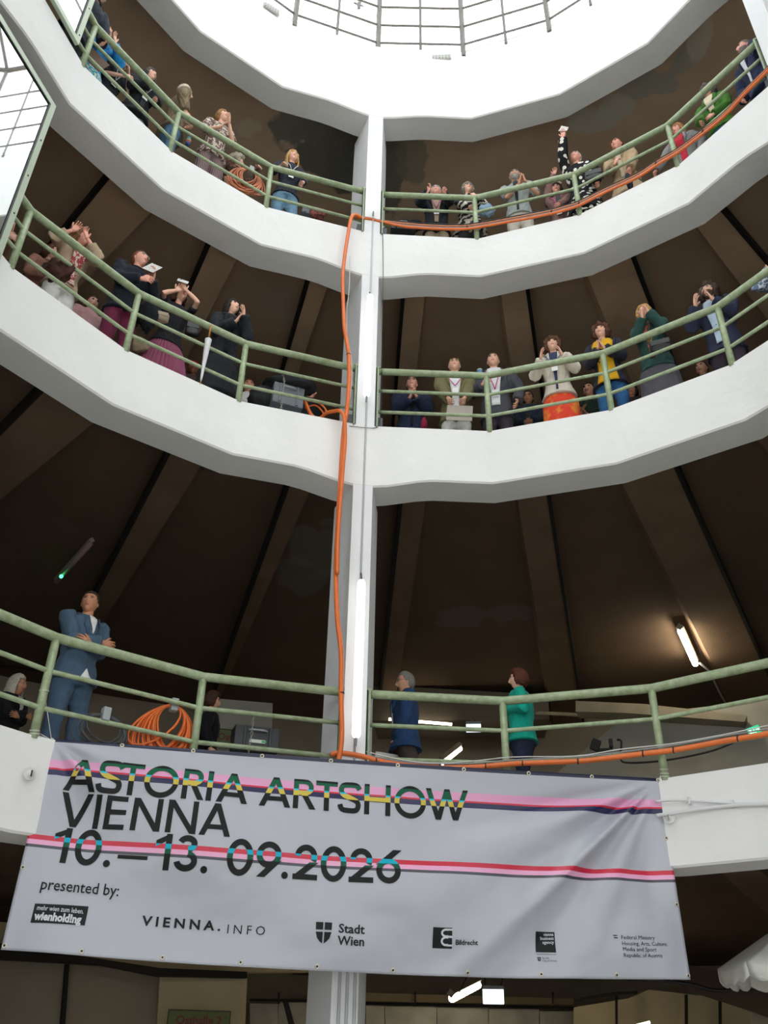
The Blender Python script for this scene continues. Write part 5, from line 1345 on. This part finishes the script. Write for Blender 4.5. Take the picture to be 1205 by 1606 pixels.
mb = MB(); mb.lathe(c - V((0, 0, .06)), (0, 0, 1), [(0, 0), (.030, 0), (.040, .10), (.0375, .10), (.028, .004)], 16); mb.build('body', mat('cup_blue', '#5b7ea6', .5), t, smooth=True)
mb = MB(); mb.lathe(c + V((0, 0, .04)), (0, 0, 1), [(.043, 0), (.043, .01), (.036, .014), (0, .014)], 16); mb.build('lid', mat('cup_lid', '#e2e2e0', .4), t, smooth=True)
c = at_r(296, 220, pb['r'] - .16); t = thing('drinking_bottle', 'drinking bottle with blue, red and yellow bands held at the hip, top gallery', 'bottle', c - V((0, 0, .1)))
mb = MB(); mb.lathe(c - V((0, 0, .1)), (0, 0, 1), [(0, 0), (.034, .003), (.036, .12), (.030, .15), (.018, .165)], 14); mb.build('body', mat('bottle_blue', '#2f5f9f', .3), t, smooth=True)
for z_, h_ in ((-.07, '#d0392f'), (-.03, '#e0b52a'), (.0, '#2f9a5a')):
    mb = MB(); mb.lathe(c + V((0, 0, z_)), (0, 0, 1), [(.0365, 0), (.0372, .003), (.0372, .018), (.0365, .021)], 14); mb.build('band', mat('band_' + h_[1:], h_, .4), t, smooth=True)
mb = MB(); mb.lathe(c + V((0, 0, .062)), (0, 0, 1), [(.019, 0), (.021, .004), (.021, .03), (0, .032)], 12); mb.build('cap', mat('cap_dark', '#2a3a5a', .4), t, smooth=True)
def handbag(label, info, px, py, dr, w, h, m, strap=True, mstrap=None, side=1):
    c = at_r(px, py, info['r'] + dr); rot = facing(c); t = thing('handbag', label, 'bag', c)
    mb = MB()
    mb.ell(c, (w / 2, .05, h / 2), rot, 18, 12, fn=lambda d, p: V((max(-w / 2 * .92, min(w / 2 * .92, p.x * 1.25)), p.y, max(-h / 2 * .9, min(h / 2 * .86, p.z * 1.25)))))
    b = mb.build('body', m, t, smooth=True)
    mb = MB(); mb.box(c + rot @ V((0, -.047, h * .18)), (w * .8, .012, h * .42), rot); mb.build('flap', m, t, bevel=.01)
    if strap:
        s0 = wpos(info, info['nb'] + V((side * .06, 0, .0)))
        pts = smooth_pts([c + rot @ V((-w * .42, 0, h * .4)), c.lerp(s0, .5) + V((0, 0, .0)) + (EYE - c).normalized() * .07, s0 + V((0, 0, .02)), c.lerp(s0, .5) + rot @ V((w * .5, .12, 0)), c + rot @ V((w * .42, 0, h * .4))], 5)
        mb = MB(); mb.tube(pts, [(.009, .003)] * len(pts), 5); mb.build('strap', mstrap or m, t, smooth=True)
handbag('shiny black shoulder bag hanging at the waist of the person in the dark green jacket', po, 1037, 543, -.20, .30, .20, M_BAGB, mstrap=mat('brass_chain', '#b89a50', .3, metal=.8))
handbag('black shoulder bag at the hip of the person in the pink pleated skirt', pi_, 302, 517, -.12, .20, .22, M_BAGB)
handbag('flat tan bag slung across the person taking a photo, middle gallery', pi_, 250, 497, -.16, .26, .15, mat('tan_leather', '#a3907a', .6), strap=False)
handbag('black leather bag under the arm of the person in the flowered dress', pe, 932, 276, -.14, .30, .24, M_BAGB, strap=False)
crumple('denim_jacket', 'pale blue denim jacket carried over the arm, beside the zigzag shawl', 'jacket', at_r(763, 330, R + .14), (.13, .09, .11), cloth('#8ea6bd'), 11, .35)
crumple('bundled_scarf', 'dark brown scarf bundled in the arms of the bending person, middle gallery', 'scarf', at_r(92, 424, R + .12), (.16, .11, .13), cloth('#4b3029'), 13, .5)
crumple('hanging_coat', 'black coat hung behind the railing between maroon trousers and pink skirt', 'coat', at_r(235, 492, R + .30), (.13, .10, .30), cloth('#17191f'), 17, .25)
crumple('folded_umbrella', 'small burgundy folded umbrella beside the navy blazer, right of the column', 'umbrella', at_r(665, 664, R + .62), (.045, .045, .10), cloth('#8a1f3f'), 23, .3)
crumple('canvas_bag', 'small beige canvas bag low behind the railing beside maroon trousers', 'bag', at_r(216, 541, R + .45), (.15, .10, .10), cloth('#9a8c72'), 19, .25)
crumple('folded_raincoat', 'dark folded raincoat over the arm of the person in the trench coat', 'coat', at_r(987, 284, R + .12), (.05, .05, .17), cloth('#34363f'), 21, .3)
# flowers of the headband
t = thing('flower_headband', 'white flower headband on dark hair, top gallery', 'headband', wpos(pd, pd['hd']))
for k_ in range(7):
    a = RAD(-75 + 25 * k_); p = pd['hd'] + pd['HR'] @ (V((sin(a) * .088, cos(a) * .06 + .03, .085 + .012 * cos(a))) * pd['hs'])
    mb = MB()
    for j in range(5): b_ = 2 * pi * j / 5; mb.ell(wpos(pd, p + V((cos(b_) * .011, .004, sin(b_) * .011))), (.010, .006, .010), None, 7, 5)
    mb.build('flower', mat('petal_white', '#e6e2d6', .6), t, smooth=True)
# white umbrella hooked on the rail
c0, c1 = at_r(331, 511, R - .07), at_r(315, 598, R - .06)
t = thing('folded_umbrella', 'white folded umbrella with wooden handle hooked on the middle gallery rail', 'umbrella', c1)
ax = (c0 - c1); mb = MB()
mb.tube([c1 + ax * u for u in (.0, .04, .10, .3, .5, .68, .74, .76)], [.005, .012, .016, .024, .034, .040, .045, .012], 12)
for i in range(len(mb.v)):
    pass
mb.build('canopy', mat('umbrella_white', '#d8d8db', .6, var=.12, vscale=20), t, smooth=True)
mb = MB(); mb.tube([c1 - ax * .05, c1 + ax * .82], .005, 6); mb.build('shaft', mat('wood_light', '#b8812f', .4), t)
mb = MB(); hk = [c1 + ax * .80, c1 + ax * .95, c1 + ax * 1.0] + [c1 + ax * 1.0 + V((-.03 + .03 * cos(a), 0, .0)) + V((0, 0, .035 * sin(a))) for a in (.4, 1.0, 1.6, 2.2, 2.8, 3.3)]
mb.tube(hk, .011, 8); mb.build('crook_handle', mat('wood_handle', '#b5772b', .35), t, smooth=True)

# ================================================================== BACK OF THE GALLERIES, LAMPS, SIGNS
def wallspot(px, py, r): return at_r(px, py, r)
def slabquad(name, pxs, r, depth, m, kind='structure', th=None, label=None, cat=None, parent=None, bevel=0):
    """flat upright piece: its outline read on the plane that faces the atrium at radius r, then given its depth outward"""
    xs = [p[0] for p in pxs]; c = at_r(sum(xs) / len(xs), sum(p[1] for p in pxs) / len(pxs), r)
    th = atan2(c.x, c.y) if th is None else RAD(th); n = V((sin(th), cos(th), 0)); q = []
    for (x, y) in pxs:
        d = ray(x, y); t = (r - EYE.dot(n)) / d.dot(n); q.append(EYE + d * t)
    k = len(q); mb = MB(); mb.add(q + [p + n * depth for p in q], [tuple(range(k)), tuple(reversed(range(k, 2 * k)))] + [(i, (i + 1) % k, k + (i + 1) % k, k + i) for i in range(k)])
    o = mb.build(name, m, parent, bevel=bevel)
    if parent is None: tag(o, label, cat, kind=kind)
    return o, q, n
M_PALE = mat('pale_panel', '#a8a69c', .8, bump=.15, bscale=20, var=.1, vscale=2); M_DUCT = mat('dusty_beige_metal', '#a39a86', .6, var=.15, vscale=3)
M_SIGNG = mat('sign_green', '#66713f', .6, var=.2, vscale=12); M_SIGNR = mat('sign_red_letters', '#6e1018', .5)
# first gallery, seen between the rails
slabquad('wall_sign_panel', [(322, 1094), (428, 1103), (424, 1230), (316, 1224)], 11.5, .25, M_PALE)
slabquad('wall_stair', [(840, 1240), (975, 1128), (1012, 1120), (1290, 1086), (1290, 1240)], 12.6, .3, M_PALE)
slabquad('trim_soffit', [(585, 1074), (860, 1090), (862, 1128), (585, 1130)], 13.2, 1.2, mat('dark_soffit', '#5d564c', .8))
o, q, n = slabquad('ventilation_duct', [(903, 1099), (1010, 1104), (1172, 1122), (1168, 1132), (980, 1118), (903, 1116)], 12.2, .4, M_DUCT, None, label='beige metal ventilation box under the ceiling at the back right of the first gallery', cat='duct')
def sign(label, px, py, r, w, h, text, th):
    c = at_r(px, py, r); rot = Matrix.Rotation(-RAD(th), 3, 'Z'); t = thing('hall_sign', label, 'sign', c)
    mb = MB(); mb.box(c, (w, .03, h), rot); mb.build('board', M_SIGNG, t, bevel=.004)
    mb = MB()
    for (dx, dz, sx, sz) in ((0, h / 2 - .008, w, .016), (0, -h / 2 + .008, w, .016), (-w / 2 + .008, 0, .016, h - .032), (w / 2 - .008, 0, .016, h - .032)): mb.box(c + rot @ V((dx, -.018, dz)), (sx, .01, sz), rot)
    mb.build('border', mat('sign_rim', '#2e3320', .6), t)
    vs, fs = font_geo(text, h * .62, bold=.025); wd = max(v[0] for v in vs); kx = min(.86 * w / wd, 1.0)
    me = [tuple(c + rot @ V(((v[0] - wd / 2) * kx, -.0185, v[1] - h * .22))) for v in vs]
    o = raw_obj('lettering', me, fs, M_SIGNR, None, smooth=False); o.parent = t; o.data.transform(world_of(t).inverted())
sign('green sign reading Osthalle in dark red letters on the back wall of the first gallery', 367, 1157, 11.25, 1.05, .27, 'Osthalle', -14)
sign('green sign reading Osthalle 2 in dark red letters on the pillar of the ground hall', 312, 1600, 11.3, .92, .26, 'Osthalle 2', -14)
# ground hall
slabquad('wall_pillar', [(251, 1526), (388, 1531), (380, 1720), (240, 1720)], 11.6, .9, M_BEIGE)
slabquad('beam_ground_hall', [(-60, 1470), (250, 1518), (388, 1524), (388, 1534), (250, 1530), (160, 1512), (-60, 1500)], 11.3, .3, M_BLACK)
slabquad('beam_ground_hall', [(-60, 1440), (560, 1500), (560, 1522), (388, 1524), (250, 1518), (-60, 1478)], 12.2, .4, M_BEIGE)
slabquad('wall_side', [(-60, 1496), (252, 1526), (246, 1720), (-60, 1720)], 11.9, .3, M_WALL)
slabquad('wall_joint', [(103, 1512), (109, 1512), (95, 1720), (86, 1720)], 11.75, .12, M_BLACK)
M_INOX = mat('brushed_steel_cladding', '#8f8a7c', .42, metal=.55, var=.25, vscale=2.2)
for i, (x0, x1, y0) in enumerate(((392, 436, 1574), (437, 500, 1572), (574, 603, 1577), (604, 685, 1578), (686, 766, 1580), (767, 846, 1582), (847, 925, 1586), (926, 1000, 1590))):
    slabquad('wall_cladding_panel', [(x0, y0), (x1, y0 + .6), (x1, 1720), (x0, 1720)], 17.0 + .02 * (i % 2), .05, M_INOX)
slabquad('trim_pipe', [(392, 1566), (505, 1567), (505, 1571), (392, 1570)], 16.5, .08, M_BLACK)
slabquad('trim_pipe', [(574, 1571), (960, 1580), (960, 1584), (574, 1575)], 16.5, .08, M_BLACK)
slabquad('beam_ground_hall', [(574, 1557), (900, 1566), (900, 1576), (574, 1570)], 16.0, .3, mat('dim_beige', '#77694e', .8))
for x in (650, 866, 436): slabquad('trim_hanger', [(x, 1556), (x + 3, 1556), (x + 3, 1574), (x, 1574)], 15.8, .06, M_BLACK)
slabquad('trim_duct', [(444, 1570), (452, 1570), (462, 1606), (453, 1606)], 14, .1, M_BLACK)
slabquad('wall_side', [(900, 1580), (985, 1566), (1018, 1552), (1205, 1574), (1205, 1720), (900, 1720)], 15.2, .2, M_BEIGE)
slabquad('beam_ground_hall', [(1010, 1500), (1330, 1560), (1330, 1640), (1170, 1583), (1075, 1552)], 9.0, .5, mat('dark_brown_beam', '#4a3c2e', .85))
for x0, x1 in ((965, 969), (1074, 1079), (1127, 1132)): slabquad('trim_post', [(x0, 1560), (x1, 1560), (x1 + 1, 1720), (x0 + 1, 1720)], 14.8, .06, M_BLACK)
slabquad('trim_pipe', [(900, 1566), (960, 1556), (1000, 1554), (1000, 1558), (960, 1561), (900, 1571)], 13.8, .06, M_BLACK)
slabquad('wall_pillar', [(1176, 1583), (1260, 1590), (1260, 1720), (1180, 1720)], 9.4, .3, mat('pale_pillar', '#9b917d', .8))
hose('cable', 'black cable sagging below the dark beam, beside the white parasol', 'cable', run_px([(985, 1536), (1040, 1538), (1090, 1545), (1120, 1553), (1160, 1552), (1205, 1549), (1260, 1540)], 8.6), .02, M_BLACKR)

def tube_light(label, p0, p1, rad, col, strength, leads=(), tray=True, name='tube_light'):
    t = thing(name, label, 'lamp', p0); mb = MB(); mb.tube([p0, p1], rad, 10); mb.build('tube', emit('glow_%s' % label[:12].replace(' ', '_'), col, strength), t, smooth=True)
    u = (p1 - p0).normalized(); up = V((0, 0, 1)); n = (up - u * up.dot(u)).normalized()
    if tray:
        mb = MB(); mb.tube([p0 - u * .03 + n * (rad + .02), p1 + u * .03 + n * (rad + .02)], (rad * 1.25), 4); mb.build('tray', mat('lamp_tray', '#8a8578', .5), t)
    for q in leads:
        mb = MB(); mb.tube(smooth_pts(q, 4), .008, 5); mb.build('wire', M_BLACKR, t, smooth=True)
    return t
WARM = (1.0, .86, .62, 1); COOL = (.86, .95, 1, 1)
z1c = CEIL[1] - .24
def atz(x, y, z): return at_z(x, y, z)
tube_light('lit warm tube lamp on the ceiling of the first gallery at the right', atz(1068, 990, z1c), atz(1091, 1041, z1c), .055, WARM, 42)
tube_light('unlit tube lamp with a green indicator on the ceiling above the standing man', atz(142, 853, z1c), atz(88, 913, z1c), .036, (.25, .16, .17, 1), .03)
mb = MB(); mb.ell(atz(96, 904, z1c - .05), .03, None, 8, 6); tag(mb.build('indicator_light', emit('green_indicator', (.05, 1, .25, 1), 6)), 'small green indicator light on the unlit ceiling lamp above the standing man', 'light')
a, b = at_r(694, 1196, 12.6), at_r(722, 1174, 13.4)
tube_light('lit tube lamp low on the stair ceiling behind the first gallery, left of the post', a, b, .05, WARM, 22)
a, b = at_r(610, 1128, 13.1), at_r(709, 1136, 13.1)
tube_light('thin strip lamp on the dark soffit behind the walking person in blue', a, b, .028, WARM, 8, tray=False, name='strip_light')
a, b = at_r(709, 1566, 12.4), at_r(750, 1545, 13.6)
tube_light('lit warm tube lamp under the ceiling of the ground hall below the banner', a, b, .06, WARM, 40, leads=[[a + V((.1, 0, .05)), a + V((.25, 0, .3)), a + V((.4, .3, .5))], [b, b + V((.1, 0, .2)), b + V((.3, .2, .5))]])
a, b = at_r(985, 1612, 13.6), at_r(1020, 1603, 13.6)
tube_light('curved row of lit lamps in the right corner of the ground hall', a, b, .022, WARM, 4, tray=False, name='strip_light')
for th_, r_ in ((-25, 9.0), (-8, 9.5)):  # unseen lamps added behind the banner to brighten the ground hall
    tube_light('warm tube lamp under the ceiling of the ground hall behind the banner, %s' % ('left' if th_ < -20 else 'near the column'), pol(r_, th_, 3.12), pol(r_, th_ + 8, 3.12), .04, WARM, 9)
def light_box(label, px, py, r, w, h, wires):
    c = at_r(px, py, r); th = degrees(atan2(c.x, c.y)); rot = Matrix.Rotation(-RAD(th), 3, 'Z'); t = thing('light_box', label, 'light box', c)
    mb = MB(); mb.box(c, (w, .10, h), rot); mb.build('diffuser', emit('cool_box', COOL, 1.6), t, bevel=.01)
    mb = MB(); mb.box(c + V((0, 0, h / 2 + .02)), (w * 1.02, .12, .05), rot); mb.build('housing', mat('box_housing', '#8c9296', .4), t, bevel=.005)
    for dx, up_ in wires:
        mb = MB(); mb.tube(smooth_pts([c + rot @ V((dx, 0, h / 2)), c + rot @ V((dx * 1.2 + .03, 0, h / 2 + up_ * .5)), c + rot @ V((dx * .8, 0, h / 2 + up_))], 4), .008, 5); mb.build('wire', M_BLACKR, t, smooth=True)
light_box('pale lit hanging light box in the ground hall, beside the warm tube lamp', 774, 1563, 11.2, .32, .20, ((-.12, .3), (.1, .3)))
light_box('pale lit light box on the soffit behind the first gallery, left of the teal cardigan', 743, 1142, 11.6, .27, .13, ((0, .12),))
# exit sign at the right
c = at_r(1183, 1146, 11.4); rot = Matrix.Rotation(-RAD(30), 3, 'Z') @ Matrix.Rotation(RAD(-12), 3, 'Y'); t = thing('exit_sign', 'small green lit emergency exit sign at the right of the first gallery', 'sign', c)
mb = MB(); mb.box(c, (.20, .04, .13), rot); mb.build('panel', emit('exit_green', (.02, .6, .28, 1), 1.1), t, bevel=.004)
M_SY = emit('exit_white', (.9, 1, .95, 1), 1.2)
mb = MB(); f0 = -.022
for (x, z, sx, sz, ang) in ((-.055, 0, .035, .085, 0), (.005, .03, .018, .018, 0), (.0, .0, .014, .05, 20), (.012, -.03, .012, .045, -35), (-.012, -.032, .012, .045, 30), (.06, 0, .05, .012, 0), (.075, .012, .028, .011, 45), (.075, -.012, .028, .011, -45)):
    mb.box(c + rot @ V((x, f0, z)), (sx, .006, sz), rot @ Matrix.Rotation(RAD(ang), 3, 'Y'))
o = mb.build('pictogram', M_SY, t); o['kind'] = 'stuff'
# floodlight device on the stair wall
c = at_r(945, 1171, 12.3); t = thing('floodlight', 'small black floodlight bracketed on the stair wall behind the first gallery', 'lamp', c); rot = Matrix.Rotation(RAD(-12), 3, 'Z')
mb = MB(); mb.box(c + rot @ V((-.12, -.05, .02)), (.16, .10, .20), rot @ Matrix.Rotation(RAD(25), 3, 'Y')); mb.build('head', M_BLACKR, t, bevel=.01)
mb = MB(); mb.box(c + rot @ V((.02, 0, -.06)), (.32, .04, .05), rot); mb.build('bracket', M_BLACKR, t)
mb = MB(); mb.box(c + rot @ V((.16, -.02, .05)), (.07, .06, .16), rot); mb.build('driver_box', M_BLACKR, t, bevel=.006)
hose('conduit', 'black conduit looping beside the floodlight on the stair wall', 'conduit', run_px([(968, 1160), (975, 1163), (974, 1185), (982, 1196), (1040, 1193), (1108, 1180), (1150, 1165)], 12.2), .018, M_BLACKR)
hose('conduit', 'grey conduit along the back wall of the first gallery at the right', 'conduit', run_px([(840, 1118), (900, 1121), (968, 1128)], 13.0), .035, M_DUCT)
hose('conduit', 'dark pipe high along the back wall of the first gallery behind the standing man', 'conduit', run_px([(-20, 1040), (150, 1058), (300, 1068), (440, 1074), (540, 1078)], 14.9), .05, M_BLACK)
hose('conduit', 'grey conduit running up the ceiling rib to the warm lamp of the first gallery', 'conduit', [atz(x, y, z1c + .02) for x, y in ((1098, 1040), (1112, 1052), (1130, 1088), (1160, 1140))], .02, M_CONDUIT)
# discs and pipes on the face of the first gallery
for (px, py, lab) in ((46, 1214, 'small white round fitting on the edge beam left of the banner'), (1050, 1283, 'small white round fitting on the edge beam right of the banner')):
    c = at_r(px, py, 4.975); ax = V((-c.x, -c.y, 0)); t = thing('wall_fitting', lab, 'fitting', c)
    mb = MB(); mb.lathe(c + ax * .002, ax, [(0, .028), (.018, .028), (.020, .01), (.036, .01), (.040, .0), (.05, .008), (.055, .004), (.055, -.01)], 20); mb.build('disc', mat('fitting_white', '#dcdcda', .4), t, smooth=True)
    mb = MB(); u = V((0, 0, 1)); mb.box(c + ax * .008, (.010, .012, .05), Matrix.Rotation(-atan2(c.x, c.y), 3, 'Z')); mb.build('slot', M_BLACKR if px < 100 else M_GREYC, t)
M_PIPE = mat('white_painted_pipe', '#cfd0d2', .4)
hose('wall_pipe', 'upper thin pipe along the edge beam right of the banner', 'pipe', run_px([(1028, 1257), (1060, 1255), (1100, 1257), (1150, 1260), (1205, 1259.5), (1290, 1250)], 4.95), .011, M_PIPE)
hose('wall_pipe', 'lower thicker pipe along the edge beam right of the banner', 'pipe', run_px([(1030, 1279), (1060, 1275), (1100, 1269), (1150, 1263.5), (1205, 1261), (1290, 1254)], 4.945), .017, M_PIPE)
for i, (px, py) in enumerate(((1082, 1256), (1150, 1261))):
    c = at_r(px, py, 4.965); mb = MB(); mb.box(c, (.02, .05, .07), Matrix.Rotation(-RAD(32), 3, 'Z')); tag(mb.build('pipe_clip', M_PIPE, bevel=.003), 'small pipe clip on the edge beam, %s of two right of the banner' % ('nearer', 'farther')[i], 'clip')
for (px, py, w) in ((692, 90, .36), (426, 14, .30)):
    c = at_r(px, py, R * .985); th = degrees(atan2(c.x, c.y)); rot = Matrix.Rotation(-RAD(th), 3, 'Z'); t = thing('wall_vent', 'small pale slotted vent high on the lantern wall, %s' % ('right' if px > 600 else 'left'), 'vent', c)
    mb = MB(); mb.box(c, (w, .03, .12), rot); mb.build('frame', mat('vent_grey', '#b9b9b4', .6), t)
    for j in range(6): mb = MB(); mb.box(c + rot @ V((-w * .4 + w * .16 * j, -.02, 0)), (w * .08, .012, .09), rot); mb.build('slat', mat('vent_slat', '#a5a5a0', .6), t)

# white parasol of the courtyard, at the lower right
apex = at_z(1269, 1422, 3.05); t = thing('parasol', 'white canvas parasol with scalloped edge at the lower right corner', 'parasol', (apex.x, apex.y, 0))
RP, DZ, NR = 1.0, .56, 8; a0 = 24; canvas = mat('white_canvas', '#efefea', .75, bump=.15, bscale=50, var=.05, vscale=6)
for k in range(NR):
    mb = MB(); M_ = 12; vs = []; 
    for i in range(8):
        u = i / 7
        for j in range(M_ + 1):
            w = j / M_; A = RAD(a0 + 45 * (k + w)); pin = sin(pi * w); rr = RP * u * (1 - .055 * pin); z = apex.z - DZ * u ** 1.05 - .035 * pin * u * u
            vs.append((apex.x + cos(A) * rr, apex.y + sin(A) * rr, z))
    for i, (dz, kk) in enumerate(((.03, 1.0), (.075, .995), (.12, .99))):
        for j in range(M_ + 1):
            w = j / M_; A = RAD(a0 + 45 * (k + w)); pin = sin(pi * w); sc = .035 * abs(sin(3 * pi * w)) if i == 2 else 0
            rr = RP * (1 - .055 * pin) * kk + .012 * sin(6 * pi * w + k) * (i + 1) / 3; vs.append((apex.x + cos(A) * rr, apex.y + sin(A) * rr, apex.z - DZ - .035 * pin - dz - sc * (i == 2) + .0))
    rws = 11; fs = [(i * (M_ + 1) + j, i * (M_ + 1) + j + 1, (i + 1) * (M_ + 1) + j + 1, (i + 1) * (M_ + 1) + j) for i in range(rws - 1) for j in range(M_)]
    mb.add(vs, fs); o = mb.build('canopy_panel', canvas, t, smooth=True); s_ = o.modifiers.new('t', 'SOLIDIFY'); s_.thickness = .004
    A = RAD(a0 + 45 * k); mb = MB(); mb.tube([apex - V((0, 0, .03)), apex + V((cos(A) * RP * .98, sin(A) * RP * .98, -DZ - .02))], .008, 5); mb.build('rib', M_CONDUIT, t)
mb = MB(); mb.tube([V((apex.x, apex.y, .06)), apex + V((0, 0, .06))], .022, 10); mb.build('pole', M_CONDUIT, t, smooth=True)
mb = MB(); mb.lathe((apex.x, apex.y, 0), (0, 0, 1), [(0, .07), (.05, .07), (.26, .05), (.28, 0), (0, 0)], 20); mb.build('base', mat('concrete_base', '#8d8b87', .8), t, smooth=True)
mb = MB(); mb.lathe(apex, (0, 0, 1), [(.05, -.02), (.04, .03), (.02, .06), (0, .08)], 12); mb.build('finial', canvas, t, smooth=True)

# the bird over the skylight
c = at_z(562, 7, SKY_Z + 9); mb = MB(); u, w_ = (RT * .9 - UP * .35).normalized(), (UP + RT * .2).normalized()
mb.tube([c - u * .16, c - u * .07, c + u * .05, c + u * .14, c + u * .18], [.004, .03, .04, .02, .004], 8)
for s in (-1, 1):
    q = [c + u * .05, c - u * .04, c + u * .02 + w_ * s * .18 + V((0, 0, .04)), c + u * .10 + w_ * s * .10 + V((0, 0, .03))]
    o_ = V((0, 0, .008)); mb.add(q + [p + o_ for p in q], [(0, 1, 2, 3), (7, 6, 5, 4), (0, 3, 7, 4), (1, 5, 6, 2), (0, 4, 5, 1), (2, 6, 7, 3)])
tag(mb.build('bird', M_BLACKR), 'small dark bird flying above the glass skylight', 'bird')

# ------------------------------------------------------------------ the hall was laid out a tenth too large: bring everything to true size
_S = Matrix.Scale(1 / 1.10, 4)
for o in [x for x in C.objects if x.parent is None]:
    if o.type == 'CAMERA': o.location = o.location / 1.10; continue
    o.location = o.location / 1.10
    o.scale = (1 / 1.10,) * 3
